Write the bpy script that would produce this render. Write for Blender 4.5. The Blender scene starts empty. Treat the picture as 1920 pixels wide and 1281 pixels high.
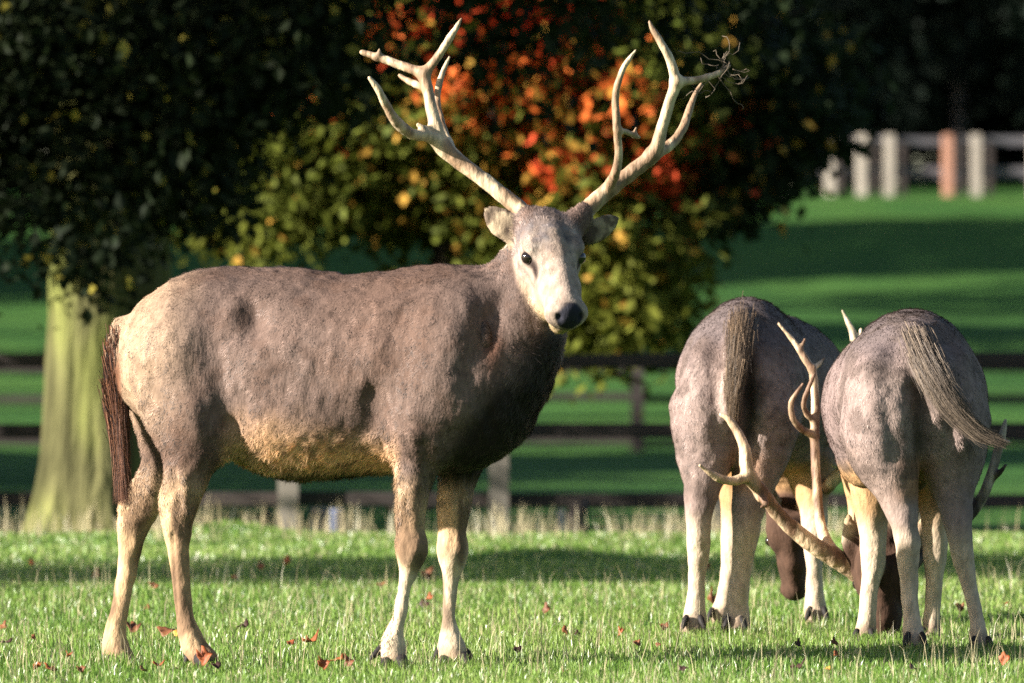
import bpy, math, random
import numpy as np
import openvdb as vdb
from mathutils import Vector

# ------------------------------------------------------------------ camera, sky, sun, exposure
sc = bpy.context.scene
COL = sc.collection
F_PX, CAM_D, CAM_H = 12230.0, 20.0, 1.0          # focal length in photo pixels, metres to the stag, eye height
cam = bpy.data.objects.new('camera', bpy.data.cameras.new('camera'))
COL.objects.link(cam); sc.camera = cam
cam.location = (0, -CAM_D, CAM_H); cam.rotation_euler = (math.radians(90), 0, 0)
cam.data.sensor_width = 36; cam.data.lens = 36 * F_PX / 1920
cam.data.clip_start = 0.5; cam.data.clip_end = 1500
cam.data.dof.use_dof = True; cam.data.dof.focus_distance = 20.6; cam.data.dof.aperture_fstop = 4.3

SUN_AZ, SUN_EL = math.radians(72), math.radians(21)   # azimuth from "behind the camera" round to the left
to_sun = Vector((-math.sin(SUN_AZ) * math.cos(SUN_EL), -math.cos(SUN_AZ) * math.cos(SUN_EL), math.sin(SUN_EL)))
w = bpy.data.worlds.new('World'); sc.world = w; w.use_nodes = True
nt = w.node_tree
sky = nt.nodes.new('ShaderNodeTexSky'); sky.sky_type = 'NISHITA'; sky.sun_disc = False
sky.sun_elevation = SUN_EL; sky.sun_rotation = math.atan2(to_sun.x, to_sun.y)
bg = nt.nodes['Background']; bg.inputs['Strength'].default_value = 0.05
nt.links.new(sky.outputs[0], bg.inputs[0])
sl = bpy.data.lights.new('sun', 'SUN'); sl.energy = 5.0; sl.angle = math.radians(0.53); sl.color = (1.0, 0.94, 0.85)
sun = bpy.data.objects.new('sun', sl); COL.objects.link(sun)
sun.rotation_euler = to_sun.to_track_quat('Z', 'Y').to_euler()
sc.view_settings.view_transform = 'Standard'; sc.view_settings.look = 'None'
sc.view_settings.exposure = 1.92; sc.view_settings.gamma = 1.0; sc.view_settings.use_curve_mapping = False
sc.cycles.use_denoising = False
sc.cycles.max_bounces = 6; sc.cycles.transparent_max_bounces = 8
rng = np.random.default_rng(7)

# ------------------------------------------------------------------ helpers
def P(px, py, Y=0.0):
    """photo pixel at depth Y (metres behind the stag's plane) -> world"""
    D = Y + CAM_D
    return np.array([(px - 960) * D / F_PX, Y, CAM_H - (py - 640) * D / F_PX])

def norm(v):
    return v / np.maximum(np.linalg.norm(v, axis=-1, keepdims=True), 1e-9)

def sstep(a, b, x):
    t = np.clip((x - a) / (b - a), 0, 1); return t * t * (3 - 2 * t)

_lat = np.random.default_rng(3).random((32, 32, 32)).astype(np.float32)
def noise3(p, f=1.0, seed=0):
    q = np.asarray(p, np.float64) * f + seed * 7.31
    i = np.floor(q).astype(int); t = q - i; t = t * t * (3 - 2 * t)
    i &= 31; j = (i + 1) & 31
    x0, y0, z0 = i[..., 0], i[..., 1], i[..., 2]; x1, y1, z1 = j[..., 0], j[..., 1], j[..., 2]
    tx, ty, tz = t[..., 0], t[..., 1], t[..., 2]
    def L(a, b, s): return a + (b - a) * s
    return L(L(L(_lat[x0, y0, z0], _lat[x1, y0, z0], tx), L(_lat[x0, y1, z0], _lat[x1, y1, z0], tx), ty),
             L(L(_lat[x0, y0, z1], _lat[x1, y0, z1], tx), L(_lat[x0, y1, z1], _lat[x1, y1, z1], tx), ty), tz)
def fbm(p, f=1.0, seed=0, n=3):
    s, a, tot = 0, 1.0, 0
    for o in range(n):
        s = s + a * noise3(p, f * 2 ** o, seed + o * 3); tot += a; a *= .5
    return s / tot

def obj(name, mesh, mat=None, parent=None, label=None, cat=None, group=None, kind=None):
    o = bpy.data.objects.new(name, mesh); COL.objects.link(o)
    if mat and mesh is not None and not mesh.materials: mesh.materials.append(mat)
    if parent: o.parent = parent
    for k, v in (('label', label), ('category', cat), ('group', group), ('kind', kind)):
        if v: o[k] = v
    return o

def root(name, loc, label, cat, group=None):
    o = obj(name, None, None, None, label, cat, group); o.location = loc; o.empty_display_size = .2
    bpy.context.view_layer.update()
    return o

def build(name, V, faces, col=None, smooth=True, normals=None):
    """faces: list of int arrays (n,k); col (nverts,3) linear"""
    V = np.ascontiguousarray(V, np.float32)
    me = bpy.data.meshes.new(name)
    fl = [np.asarray(f, np.int32) for f in faces if len(f)]
    loops = np.concatenate([f.ravel() for f in fl])
    tot = np.concatenate([np.full(len(f), f.shape[1], np.int32) for f in fl])
    start = np.concatenate([[0], np.cumsum(tot)[:-1]]).astype(np.int32)
    me.vertices.add(len(V)); me.vertices.foreach_set('co', V.ravel())
    me.loops.add(len(loops)); me.loops.foreach_set('vertex_index', loops)
    me.polygons.add(len(tot)); me.polygons.foreach_set('loop_start', start)
    if col is not None:
        a = me.attributes.new('Col', 'FLOAT_COLOR', 'POINT')
        a.data.foreach_set('color', np.concatenate([col, np.ones((len(col), 1))], 1).astype(np.float32).ravel())
    me.update(calc_edges=True)
    me.polygons.foreach_set('use_smooth', np.full(len(tot), smooth))
    if normals is not None:
        me.normals_split_custom_set_from_vertices(normals.astype(np.float32))
    return me

def local(V, parent_loc):
    return np.asarray(V) - np.asarray(parent_loc)

# ---- signed distance modelling (organic bodies, antlers, knots)
class SDF:
    def __init__(s, lo, hi, h):
        s.h = h; s.lo = np.array(lo, float); s.n = np.ceil((np.array(hi) - s.lo) / h).astype(int) + 1
        s.F = np.full(tuple(s.n), 1.0, np.float32)
        s.ax = [s.lo[i] + h * np.arange(s.n[i]) for i in range(3)]
    def _box(s, lo, hi):
        a = np.clip(np.floor((lo - s.lo) / s.h).astype(int), 0, s.n); b = np.clip(np.ceil((hi - s.lo) / s.h).astype(int) + 1, 0, s.n)
        return tuple(slice(a[i], b[i]) for i in range(3))
    def _apply(s, sl, d, k, cut):
        A = s.F[sl]
        if cut:
            t = np.maximum(k - np.abs(A + d), 0) / max(k, 1e-6)
            s.F[sl] = np.maximum(A, -d) + t * t * k * .25
        else:
            t = np.maximum(k - np.abs(A - d), 0) / max(k, 1e-6)
            s.F[sl] = np.minimum(A, d) - t * t * k * .25
    def cone(s, a, b, ra, rb, k=.02, axis=None, sc_=1.0, cut=False, pad=None):
        """tapered capsule; flattened by sc_ along axis"""
        a = np.array(a, float); b = np.array(b, float); pad = pad or 1.2 * k + 3 * s.h; R = max(ra, rb) + pad
        sl = s._box(np.minimum(a, b) - R, np.maximum(a, b) + R)
        x, y, z = np.meshgrid(s.ax[0][sl[0]], s.ax[1][sl[1]], s.ax[2][sl[2]], indexing='ij', sparse=True)
        p = [x - a[0], y - a[1], z - a[2]]; ba = b - a; L2 = max(ba @ ba, 1e-9)
        t = np.clip((p[0] * ba[0] + p[1] * ba[1] + p[2] * ba[2]) / L2, 0, 1)
        q = [p[i] - t * ba[i] for i in range(3)]
        d2 = q[0] ** 2 + q[1] ** 2 + q[2] ** 2
        if axis is not None and sc_ != 1:
            n = np.array(axis, float); n /= np.linalg.norm(n)
            dn = q[0] * n[0] + q[1] * n[1] + q[2] * n[2]
            d2 = d2 + dn * dn * (1 / sc_ ** 2 - 1)
        d = np.sqrt(np.maximum(d2, 0)) - (ra + (rb - ra) * t)
        s._apply(sl, d.astype(np.float32), k, cut)
    def ell(s, c, r, R=None, k=.02, cut=False):
        """ellipsoid, R rows = local axes"""
        c = np.array(c, float); r = np.array(r, float); R = np.eye(3) if R is None else np.array(R)
        ext = np.sqrt(((R * r[:, None]) ** 2).sum(0)) + 1.2 * k + 3 * s.h
        sl = s._box(c - ext, c + ext)
        x, y, z = np.meshgrid(s.ax[0][sl[0]] - c[0], s.ax[1][sl[1]] - c[1], s.ax[2][sl[2]] - c[2], indexing='ij', sparse=True)
        k0 = 0; k1 = 0
        for i in range(3):
            u = x * R[i, 0] + y * R[i, 1] + z * R[i, 2]
            k0 = k0 + (u / r[i]) ** 2; k1 = k1 + (u / r[i] ** 2) ** 2
        k0 = np.sqrt(k0); d = k0 * (k0 - 1) / np.maximum(np.sqrt(k1), 1e-6)
        d = np.where(k0 < .05, -r.min(), d)
        s._apply(sl, d.astype(np.float32), k, cut)
    def chain(s, pts, k=.02, axis=None, sc_=1.0, sub=4, cut=False):
        """pts: list of (xyz, radius); a smooth tapering limb through them, blended on as one piece"""
        p = np.array([np.append(a, r) for a, r in pts]); e = np.concatenate([2 * p[:1] - p[1:2], p, 2 * p[-1:] - p[-2:-1]])
        out = []
        for i in range(1, len(e) - 2):
            for t in np.arange(sub) / sub:
                a0, a1, a2, a3 = e[i - 1], e[i], e[i + 1], e[i + 2]
                out.append(a1 + .5 * t * (a2 - a0 + t * (2 * a0 - 5 * a1 + 4 * a2 - a3 + t * (3 * (a1 - a2) + a3 - a0))))
        out.append(p[-1]); f = np.array(out); f[:, 3] = np.maximum(f[:, 3], .0012)
        pad = 1.2 * k + 3 * s.h; R = f[:, 3].max() + pad
        sl = s._box(f[:, :3].min(0) - R, f[:, :3].max(0) + R)
        T = SDF.__new__(SDF); T.h = s.h; T.n = np.array([q.stop - q.start for q in sl]); T.lo = np.array([s.ax[i][sl[i].start] for i in range(3)])
        T.ax = [s.ax[i][sl[i]] for i in range(3)]; T.F = np.full(tuple(T.n), 1.0, np.float32)
        for a, b in zip(f[:-1], f[1:]): T.cone(a[:3], b[:3], a[3], b[3], 1e-5, axis, sc_, pad=pad)
        s._apply(sl, T.F, k, cut)
    def mesh(s):
        B = 3 * s.h
        g = vdb.FloatGrid(B); g.copyFromArray(np.clip(s.F, -B, B).astype(np.float64))
        V, Q = g.convertToQuads(0.0)
        V = np.asarray(V, np.float64) * s.h + s.lo; Q = np.asarray(Q, np.int64)
        a, b, c = V[Q[:, 0]], V[Q[:, 1]], V[Q[:, 2]]
        if np.einsum('ij,ij->i', a, np.cross(b, c)).sum() < 0: Q = Q[:, ::-1]
        return V, Q

def vnormals(V, Q):
    n = np.cross(V[Q[:, 2]] - V[Q[:, 0]], V[Q[:, 3 if Q.shape[1] == 4 else 2]] - V[Q[:, 1]])
    N = np.zeros_like(V)
    for i in range(Q.shape[1]): np.add.at(N, Q[:, i], n)
    return norm(N)

def smooth_mesh(V, Q, it=2, lam=.5):
    E = np.concatenate([Q[:, [0, 1]], Q[:, [1, 2]], Q[:, [2, 3]], Q[:, [3, 0]]])
    for _ in range(it):
        S = np.zeros_like(V); C = np.zeros(len(V))
        for a, b in ((0, 1), (1, 0)):
            for d in range(3): S[:, d] += np.bincount(E[:, a], V[E[:, b], d], len(V))
            C += np.bincount(E[:, a], minlength=len(V))
        V = V + lam * (S / np.maximum(C, 1)[:, None] - V)
    return V

def tube(pts, rads, seg=8, flat=1.0, cap=True):
    """swept tube along polyline -> V, [quads, tris]"""
    pts = np.array(pts, float); n = len(pts)
    T = norm(np.gradient(pts, axis=0)); up = np.array([0.03, 1.0, 0.05])
    A = norm(np.cross(T, up)); B = np.cross(T, A)
    th = np.linspace(0, 2 * np.pi, seg, endpoint=False)
    V = pts[:, None] + np.array(rads)[:, None, None] * (np.cos(th)[None, :, None] * A[:, None] + flat * np.sin(th)[None, :, None] * B[:, None])
    V = V.reshape(-1, 3)
    i = np.arange(n - 1)[:, None] * seg; j = np.arange(seg)[None]; k = (j + 1) % seg
    Q = np.stack([i + j, i + k, i + seg + k, i + seg + j], -1).reshape(-1, 4)
    Tr = np.zeros((0, 3), int)
    if cap:
        V = np.concatenate([V, pts[:1], pts[-1:]]); c0, c1 = len(V) - 2, len(V) - 1; j = np.arange(seg)
        Tr = np.concatenate([np.stack([np.full(seg, c0), (j + 1) % seg, j], 1),
                             np.stack([np.full(seg, c1), (n - 1) * seg + j, (n - 1) * seg + (j + 1) % seg], 1)])
    return V, [Q, Tr]

def merge(parts):
    Vs, Fs, o = [], {}, 0
    for V, F in parts:
        for f in F:
            if len(f): Fs.setdefault(f.shape[1], []).append(f + o)
        Vs.append(V); o += len(V)
    return np.concatenate(Vs), [np.concatenate(x) for x in Fs.values()]

# ------------------------------------------------------------------ materials
def mat(name, rough=.8, base=None, attr=False, spec=.3, noise=None, bump=None, trans=0.0, sheen=0.0, coat=0.0):
    m = bpy.data.materials.new(name); m.use_nodes = True
    t = m.node_tree; N = t.nodes; b = N['Principled BSDF']
    b.inputs['Roughness'].default_value = rough; b.inputs['Specular IOR Level'].default_value = spec
    if sheen: b.inputs['Sheen Weight'].default_value = sheen
    if coat: b.inputs['Coat Weight'].default_value = coat
    src = None
    if attr:
        a = N.new('ShaderNodeAttribute'); a.attribute_name = 'Col'; src = a.outputs['Color']
    elif base: b.inputs['Base Color'].default_value = (*base, 1)
    co = N.new('ShaderNodeTexCoord')
    if noise:                                            # (scale, stretch xyz, dark, light)
        mp = N.new('ShaderNodeMapping'); mp.inputs['Scale'].default_value = noise[1]
        nz = N.new('ShaderNodeTexNoise'); nz.inputs['Scale'].default_value = noise[0]; nz.inputs['Detail'].default_value = 6
        t.links.new(co.outputs['Object'], mp.inputs[0]); t.links.new(mp.outputs[0], nz.inputs['Vector'])
        rp = N.new('ShaderNodeValToRGB'); rp.color_ramp.elements[0].position = .3; rp.color_ramp.elements[1].position = .7
        rp.color_ramp.elements[0].color = (*[noise[2]] * 3, 1); rp.color_ramp.elements[1].color = (*[noise[3]] * 3, 1)
        t.links.new(nz.outputs[0], rp.inputs[0])
        mx = N.new('ShaderNodeMix'); mx.data_type = 'RGBA'; mx.blend_type = 'MULTIPLY'; mx.inputs[0].default_value = 1
        if src: t.links.new(src, mx.inputs[6])
        else: mx.inputs[6].default_value = (*base, 1)
        t.links.new(rp.outputs[0], mx.inputs[7]); src = mx.outputs[2]
    if src: t.links.new(src, b.inputs['Base Color'])
    if bump:                                             # (scale, stretch, strength, distance)
        mp = N.new('ShaderNodeMapping'); mp.inputs['Scale'].default_value = bump[1]
        nz = N.new('ShaderNodeTexNoise'); nz.inputs['Scale'].default_value = bump[0]; nz.inputs['Detail'].default_value = 5
        t.links.new(co.outputs['Object'], mp.inputs[0]); t.links.new(mp.outputs[0], nz.inputs['Vector'])
        bp = N.new('ShaderNodeBump'); bp.inputs['Strength'].default_value = bump[2]; bp.inputs['Distance'].default_value = bump[3]
        t.links.new(nz.outputs[0], bp.inputs['Height']); t.links.new(bp.outputs[0], b.inputs['Normal'])
    if trans:
        tr = N.new('ShaderNodeBsdfTranslucent'); ms = N.new('ShaderNodeMixShader'); ms.inputs[0].default_value = trans
        if src: t.links.new(src, tr.inputs[0])
        elif base: tr.inputs[0].default_value = (*base, 1)
        t.links.new(b.outputs[0], ms.inputs[1]); t.links.new(tr.outputs[0], ms.inputs[2])
        t.links.new(ms.outputs[0], N['Material Output'].inputs[0])
    return m

M_SKIN = mat('deer_hide', .85, attr=True, spec=.15, noise=(60, (1, 1, .5), .7, 1.1), bump=(130, (1, 1, .45), .5, .006))
M_FUR = mat('deer_fur', .62, attr=True, spec=.3)
M_ANTLER = mat('antler_bone', .6, attr=True, spec=.3, noise=(45, (1, 1, .35), .45, 1.15), bump=(70, (1, 1, .3), .8, .006))
M_HOOF = mat('hoof_horn', .65, (.020, .017, .016), spec=.15, noise=(60, (1, 1, 1), .6, 1.4))
M_NOSE = mat('nose_skin', .38, (.018, .018, .024), spec=.5, bump=(260, (1, 1, 1), .35, .002))
M_EYE = mat('eye', .08, (.012, .008, .006), spec=.6)
M_GRASS = mat('grass_blade', .36, attr=True, spec=.5, trans=.35)
M_STRAW = mat('dry_straw', .6, attr=True, spec=.3, trans=.2)
M_LEAF = mat('tree_leaf', .65, attr=True, spec=.1, trans=.3)
M_DEADLEAF = mat('dead_leaf', .6, attr=True, spec=.35, trans=.15, noise=(60, (1, 1, 1), .6, 1.2))
M_BARK = mat('mossy_bark', .9, attr=True, spec=.1, noise=(9, (1, 1, .14), .35, 1.25), bump=(11, (1, 1, .13), 1.0, .09))
M_WOOD_DARK = mat('creosoted_wood', .8, (.038, .029, .026), noise=(6, (.2, 1, 1), .6, 1.3))
M_WOOD_GREY = mat('weathered_wood', .8, (.20, .175, .145), noise=(8, (1, 1, .2), .6, 1.2))
M_WOOD_PALE = mat('pale_post_wood', .8, (.42, .36, .30), noise=(6, (1, 1, .2), .7, 1.1))
M_WOOD_RED = mat('reddish_post_wood', .8, (.44, .22, .15), noise=(6, (1, 1, .2), .7, 1.1))
M_RAIL_FAR = mat('grey_rail_wood', .8, (.10, .095, .105), noise=(4, (.2, 1, 1), .7, 1.2))

# ------------------------------------------------------------------ ground
_D = np.array([0, 15, 19, 24, 30, 33.5, 36, 40, 47, 58, 70, 82, 92, 105, 120, 134, 160, 260, 600], float)
_Z = np.array([0, 0, 0, 0, -.01, .015, -.10, -.19, -.20, -.24, -.17, .12, .55, 1.42, 2.75, 4.05, 4.9, 6, 8], float)
_dd = np.linspace(0, 600, 6001); _zz = np.interp(_dd, _D, _Z)
for _ in range(3): _zz = np.convolve(np.pad(_zz, 9, 'edge'), np.ones(19) / 19, 'valid')
MOUNDS = [(430, 1003, .26, .075), (1015, 1046, .40, .05), (1330, 1160, .35, .02), (250, 1120, .5, .02), (960, 1158, .30, .025), (1830, 1120, .45, .03)]
MW = []
for px, py, r, h_ in MOUNDS:
    D = F_PX * CAM_H / (py - 640); MW.append(((px - 960) * D / F_PX, D - CAM_D, r, h_))
def gz(x, y):
    x = np.asarray(x, float); y = np.asarray(y, float)
    z = np.interp(y + CAM_D, _dd, _zz)
    p = np.stack([x, y, np.zeros_like(x)], -1)
    near = sstep(0, 3, np.abs(y - 0) + .0 * x)
    z = z + (fbm(p, .8, 5, 2) - .5) * .05 * near + (fbm(p, .12, 9, 2) - .5) * .5 * sstep(22, 60, y)
    for mx, my, r, h_ in MW: z = z + h_ * np.exp(-((x - mx) ** 2 + ((y - my) / 1.6) ** 2) / r ** 2)
    return z

ys = np.concatenate([np.linspace(-40, -3, 20), np.arange(-2.9, 17, .12), np.linspace(17.2, 130, 200), np.linspace(135, 580, 40)])
xs = np.concatenate([np.linspace(-300, -8, 30), np.arange(-7.6, 7.7, .2), np.linspace(8, 300, 30)])
X, Yg = np.meshgrid(xs, ys); nx, ny = len(xs), len(ys)
V = np.stack([X, Yg, gz(X, Yg)], -1).reshape(-1, 3)
i = np.arange(ny - 1)[:, None] * nx + np.arange(nx - 1)[None]
Q = np.stack([i, i + 1, i + nx + 1, i + nx], -1).reshape(-1, 4)
M_GROUND = bpy.data.materials.new('meadow_turf'); M_GROUND.use_nodes = True
t = M_GROUND.node_tree; N = t.nodes; b = N['Principled BSDF']; b.inputs['Roughness'].default_value = .9; b.inputs['Specular IOR Level'].default_value = .1
co = N.new('ShaderNodeTexCoord'); n1 = N.new('ShaderNodeTexNoise'); n1.inputs['Scale'].default_value = .35; n1.inputs['Detail'].default_value = 4
n2 = N.new('ShaderNodeTexNoise'); n2.inputs['Scale'].default_value = 14; n2.inputs['Detail'].default_value = 6
r1 = N.new('ShaderNodeValToRGB'); r1.color_ramp.elements[0].position = .35; r1.color_ramp.elements[1].position = .65
r1.color_ramp.elements[0].color = (.030, .092, .017, 1); r1.color_ramp.elements[1].color = (.050, .118, .021, 1)
r2 = N.new('ShaderNodeValToRGB'); r2.color_ramp.elements[0].position = .3; r2.color_ramp.elements[1].position = .7
r2.color_ramp.elements[0].color = (.5, .5, .5, 1); r2.color_ramp.elements[1].color = (1.15, 1.15, 1.1, 1)
mx = N.new('ShaderNodeMix'); mx.data_type = 'RGBA'; mx.blend_type = 'MULTIPLY'; mx.inputs[0].default_value = 1
for n_ in (n1, n2): t.links.new(co.outputs['Object'], n_.inputs['Vector'])
t.links.new(n1.outputs[0], r1.inputs[0]); t.links.new(n2.outputs[0], r2.inputs[0])
t.links.new(r1.outputs[0], mx.inputs[6]); t.links.new(r2.outputs[0], mx.inputs[7]); t.links.new(mx.outputs[2], b.inputs['Base Color'])
bp = N.new('ShaderNodeBump'); bp.inputs['Strength'].default_value = .8; bp.inputs['Distance'].default_value = .05
t.links.new(n2.outputs[0], bp.inputs['Height']); t.links.new(bp.outputs[0], b.inputs['Normal'])
obj('ground', build('ground', V, [Q]), M_GROUND, kind='structure')

# ------------------------------------------------------------------ deer
UP = np.array([0, 0, 1.0])
def lin(c):                                            # sRGB 0..255 -> linear
    c = np.array(c, float) / 255; return np.where(c < .04045, c / 12.92, ((c + .055) / 1.055) ** 2.4)

def px_chain(s, pts, k=.02, axis=None, sc_=1.0):
    """pts (px, py, Y, radius in px)"""
    s.chain([(P(a, b_, Y), r * (Y + CAM_D) / F_PX) for a, b_, Y, r in pts], k, axis, sc_)

def fur(name, V, Q, colf, flow, length, lift, count, parent, ploc, width=.0022, seed=1, wild=.25):
    g = np.random.default_rng(seed)
    T = np.concatenate([Q[:, [0, 1, 2]], Q[:, [0, 2, 3]]])
    A = np.linalg.norm(np.cross(V[T[:, 1]] - V[T[:, 0]], V[T[:, 2]] - V[T[:, 0]]), axis=1)
    Nv = vnormals(V, Q)
    ti = np.searchsorted(np.cumsum(A) / A.sum(), g.random(count)); ti = np.minimum(ti, len(T) - 1)
    u = g.random((count, 2)); fl = u.sum(1) > 1; u[fl] = 1 - u[fl]
    wts = np.stack([1 - u.sum(1), u[:, 0], u[:, 1]], 1)[..., None]
    p = (V[T[ti]] * wts).sum(1); n = norm((Nv[T[ti]] * wts).sum(1))
    d = flow(p, n)
    # clumped deviation so that the coat reads as locks
    wob = np.stack([fbm(p, 28, 11 + k_, 2) - .5 for k_ in range(3)], -1) * 1.5 + np.stack([fbm(p, 5, 21 + k_, 2) - .5 for k_ in range(3)], -1) * .8
    d = d + wob * .55 + g.normal(0, wild, (count, 3))
    d = norm(d - (d * n).sum(1, keepdims=True) * n)
    L = length(p) * g.uniform(.6, 1.25, count)
    lf = lift(p) * g.uniform(.4, 1.6, count) * (.5 + noise3(p, 40, 5))
    h = norm(d + n * lf[:, None]); wv = norm(np.cross(h, n)) * (width * g.uniform(.7, 1.4, count))[:, None]
    r0 = p - n * .002
    VV = np.stack([r0 - wv, r0 + wv, r0 + h * L[:, None]], 1).reshape(-1, 3)
    gn = norm(np.cross(wv, h)); s_ = np.sign((gn * n).sum(1, keepdims=True)); gn = gn * s_
    idx = np.arange(count)[:, None] * 3 + np.array([0, 1, 2])
    tri = np.where(s_ > 0, idx, idx[:, [1, 0, 2]])
    c = colf(p) * (g.normal(1, .26, (count, 1)).clip(.35, 1.8)) * (1 + 1.5 * (noise3(p * [.8, 1, .6], 95, 3) - .5) + .9 * (noise3(p, 32, 6) - .5)).clip(.4, 1.8)[:, None]
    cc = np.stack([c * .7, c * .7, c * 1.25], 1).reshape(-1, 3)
    nn = norm(n * .55 + gn * .45)
    # check winding: cross((v1-v0),(v2-v0)) must point to the outside
    gv = np.cross(VV[tri[:, 1]] - VV[tri[:, 0]], VV[tri[:, 2]] - VV[tri[:, 0]]); bad = (gv * n).sum(1) < 0
    tri[bad] = tri[bad][:, [1, 0, 2]]
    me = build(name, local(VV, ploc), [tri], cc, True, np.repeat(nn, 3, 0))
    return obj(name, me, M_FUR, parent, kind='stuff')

def strands(name, roots, dirs, lens, sag, cols, width, parent, ploc, mat_, seed=0, seg=4, curl=.1, smooth_dir=None):
    """long hair ribbons"""
    g = np.random.default_rng(seed); n = len(roots)
    t = np.linspace(0, 1, seg + 1)
    dv = norm(dirs + g.normal(0, curl, (n, 3)))
    C = roots[:, None] + dv[:, None] * (lens[:, None] * t)[..., None]
    C[..., 2] -= (sag[:, None] * lens[:, None] * t ** 2)
    C += (g.normal(0, curl * .35, (n, 1, 3)) * (lens[:, None] * t ** 2)[..., None])
    wv = norm(np.cross(dv, np.array([0, 1.0, .1]) + g.normal(0, .35, (n, 3))))
    wd = (width * (1 - .85 * t))[None, :, None] * g.uniform(.6, 1.4, (n, 1, 1))
    VV = np.stack([C - wv[:, None] * wd, C + wv[:, None] * wd], 2).reshape(-1, 3)
    o = (np.arange(n) * (seg + 1) * 2)[:, None] + (np.arange(seg) * 2)[None]
    Q_ = np.stack([o, o + 1, o + 3, o + 2], -1).reshape(-1, 4)
    cc = np.repeat(cols, (seg + 1) * 2, 0)
    me = build(name, local(VV, ploc), [Q_], cc, True)
    return obj(name, me, mat_, parent)

def antler(parent, ploc, chains, tone, seed=0, h=.0039):
    allp = np.array([P(a, b_, Y) for ch in chains for a, b_, Y, r in ch])
    s = SDF(allp.min(0) - .06, allp.max(0) + .06, h)
    g = np.random.default_rng(seed)
    for ch in chains:
        s.chain([(P(a, b_, Y) + g.normal(0, .0012, 3), r * .90 * (Y + CAM_D) / F_PX) for a, b_, Y, r in ch], .012, sub=3)
    V_, Q_ = s.mesh(); V_ = smooth_mesh(V_, Q_, 1)
    N_ = vnormals(V_, Q_)
    V_ = V_ + N_ * ((fbm(V_ * [1, 1, .45], 48, seed, 2) - .5) * .0045)[:, None]
    f = fbm(V_ * [1, 1, .4], 16, seed + 2, 3); k_ = sstep(.40, .62, f)[:, None]
    c = tone[0] * (1 - k_) + tone[1] * k_
    return obj('antler', build('antler', local(V_, ploc), [Q_], c), M_ANTLER, parent)

def hoof(parent, ploc, top, toe, side, r=.022):
    """a cloven hoof half: horn wedge from coronet to toe tip"""
    top = np.array(top); toe = np.array(toe); q = np.linspace(0, 1, 6)
    pts = top + (toe - top) * q[:, None] + np.array(side) * (.3 * np.sin(q * 2.2))[:, None]
    V_, F_ = tube(pts, r * np.array([.80, 1.0, 1.0, .86, .60, .12]), 10, .85)
    V_[:, 2] = np.maximum(V_[:, 2], gz(top[0], top[1]) - .01)
    return obj('hoof', build('hoof', local(V_, ploc), F_), M_HOOF, parent)

def dewclaw(parent, ploc, a, b_, r=.011):
    q = np.linspace(0, 1, 5); pts = np.array(a) + (np.array(b_) - a) * q[:, None]
    V_, F_ = tube(pts, r * np.array([.8, 1.1, 1, .7, .15]), 8)
    return obj('dewclaw', build('dewclaw', local(V_, ploc), F_), M_HOOF, parent)

def eye(parent, ploc, c, r):
    th = np.linspace(0, np.pi, 11)[1:-1]; ph = np.linspace(0, 2 * np.pi, 16, endpoint=False)
    V_ = np.array([[math.sin(a) * math.cos(b_), math.sin(a) * math.sin(b_), math.cos(a)] for a in th for b_ in ph] + [[0, 0, 1], [0, 0, -1]]) * r + c
    n = len(th); i = np.arange(n - 1)[:, None] * 16; j = np.arange(16)[None]; k_ = (j + 1) % 16
    Q_ = np.stack([i + j, i + 16 + j, i + 16 + k_, i + k_], -1).reshape(-1, 4); j = np.arange(16)
    T_ = np.concatenate([np.stack([np.full(16, n * 16), j, (j + 1) % 16], 1), np.stack([np.full(16, n * 16 + 1), (n - 1) * 16 + (j + 1) % 16, (n - 1) * 16 + j], 1)])
    return obj('eye', build('eye', local(V_, ploc), [Q_, T_]), M_EYE, parent)

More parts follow.
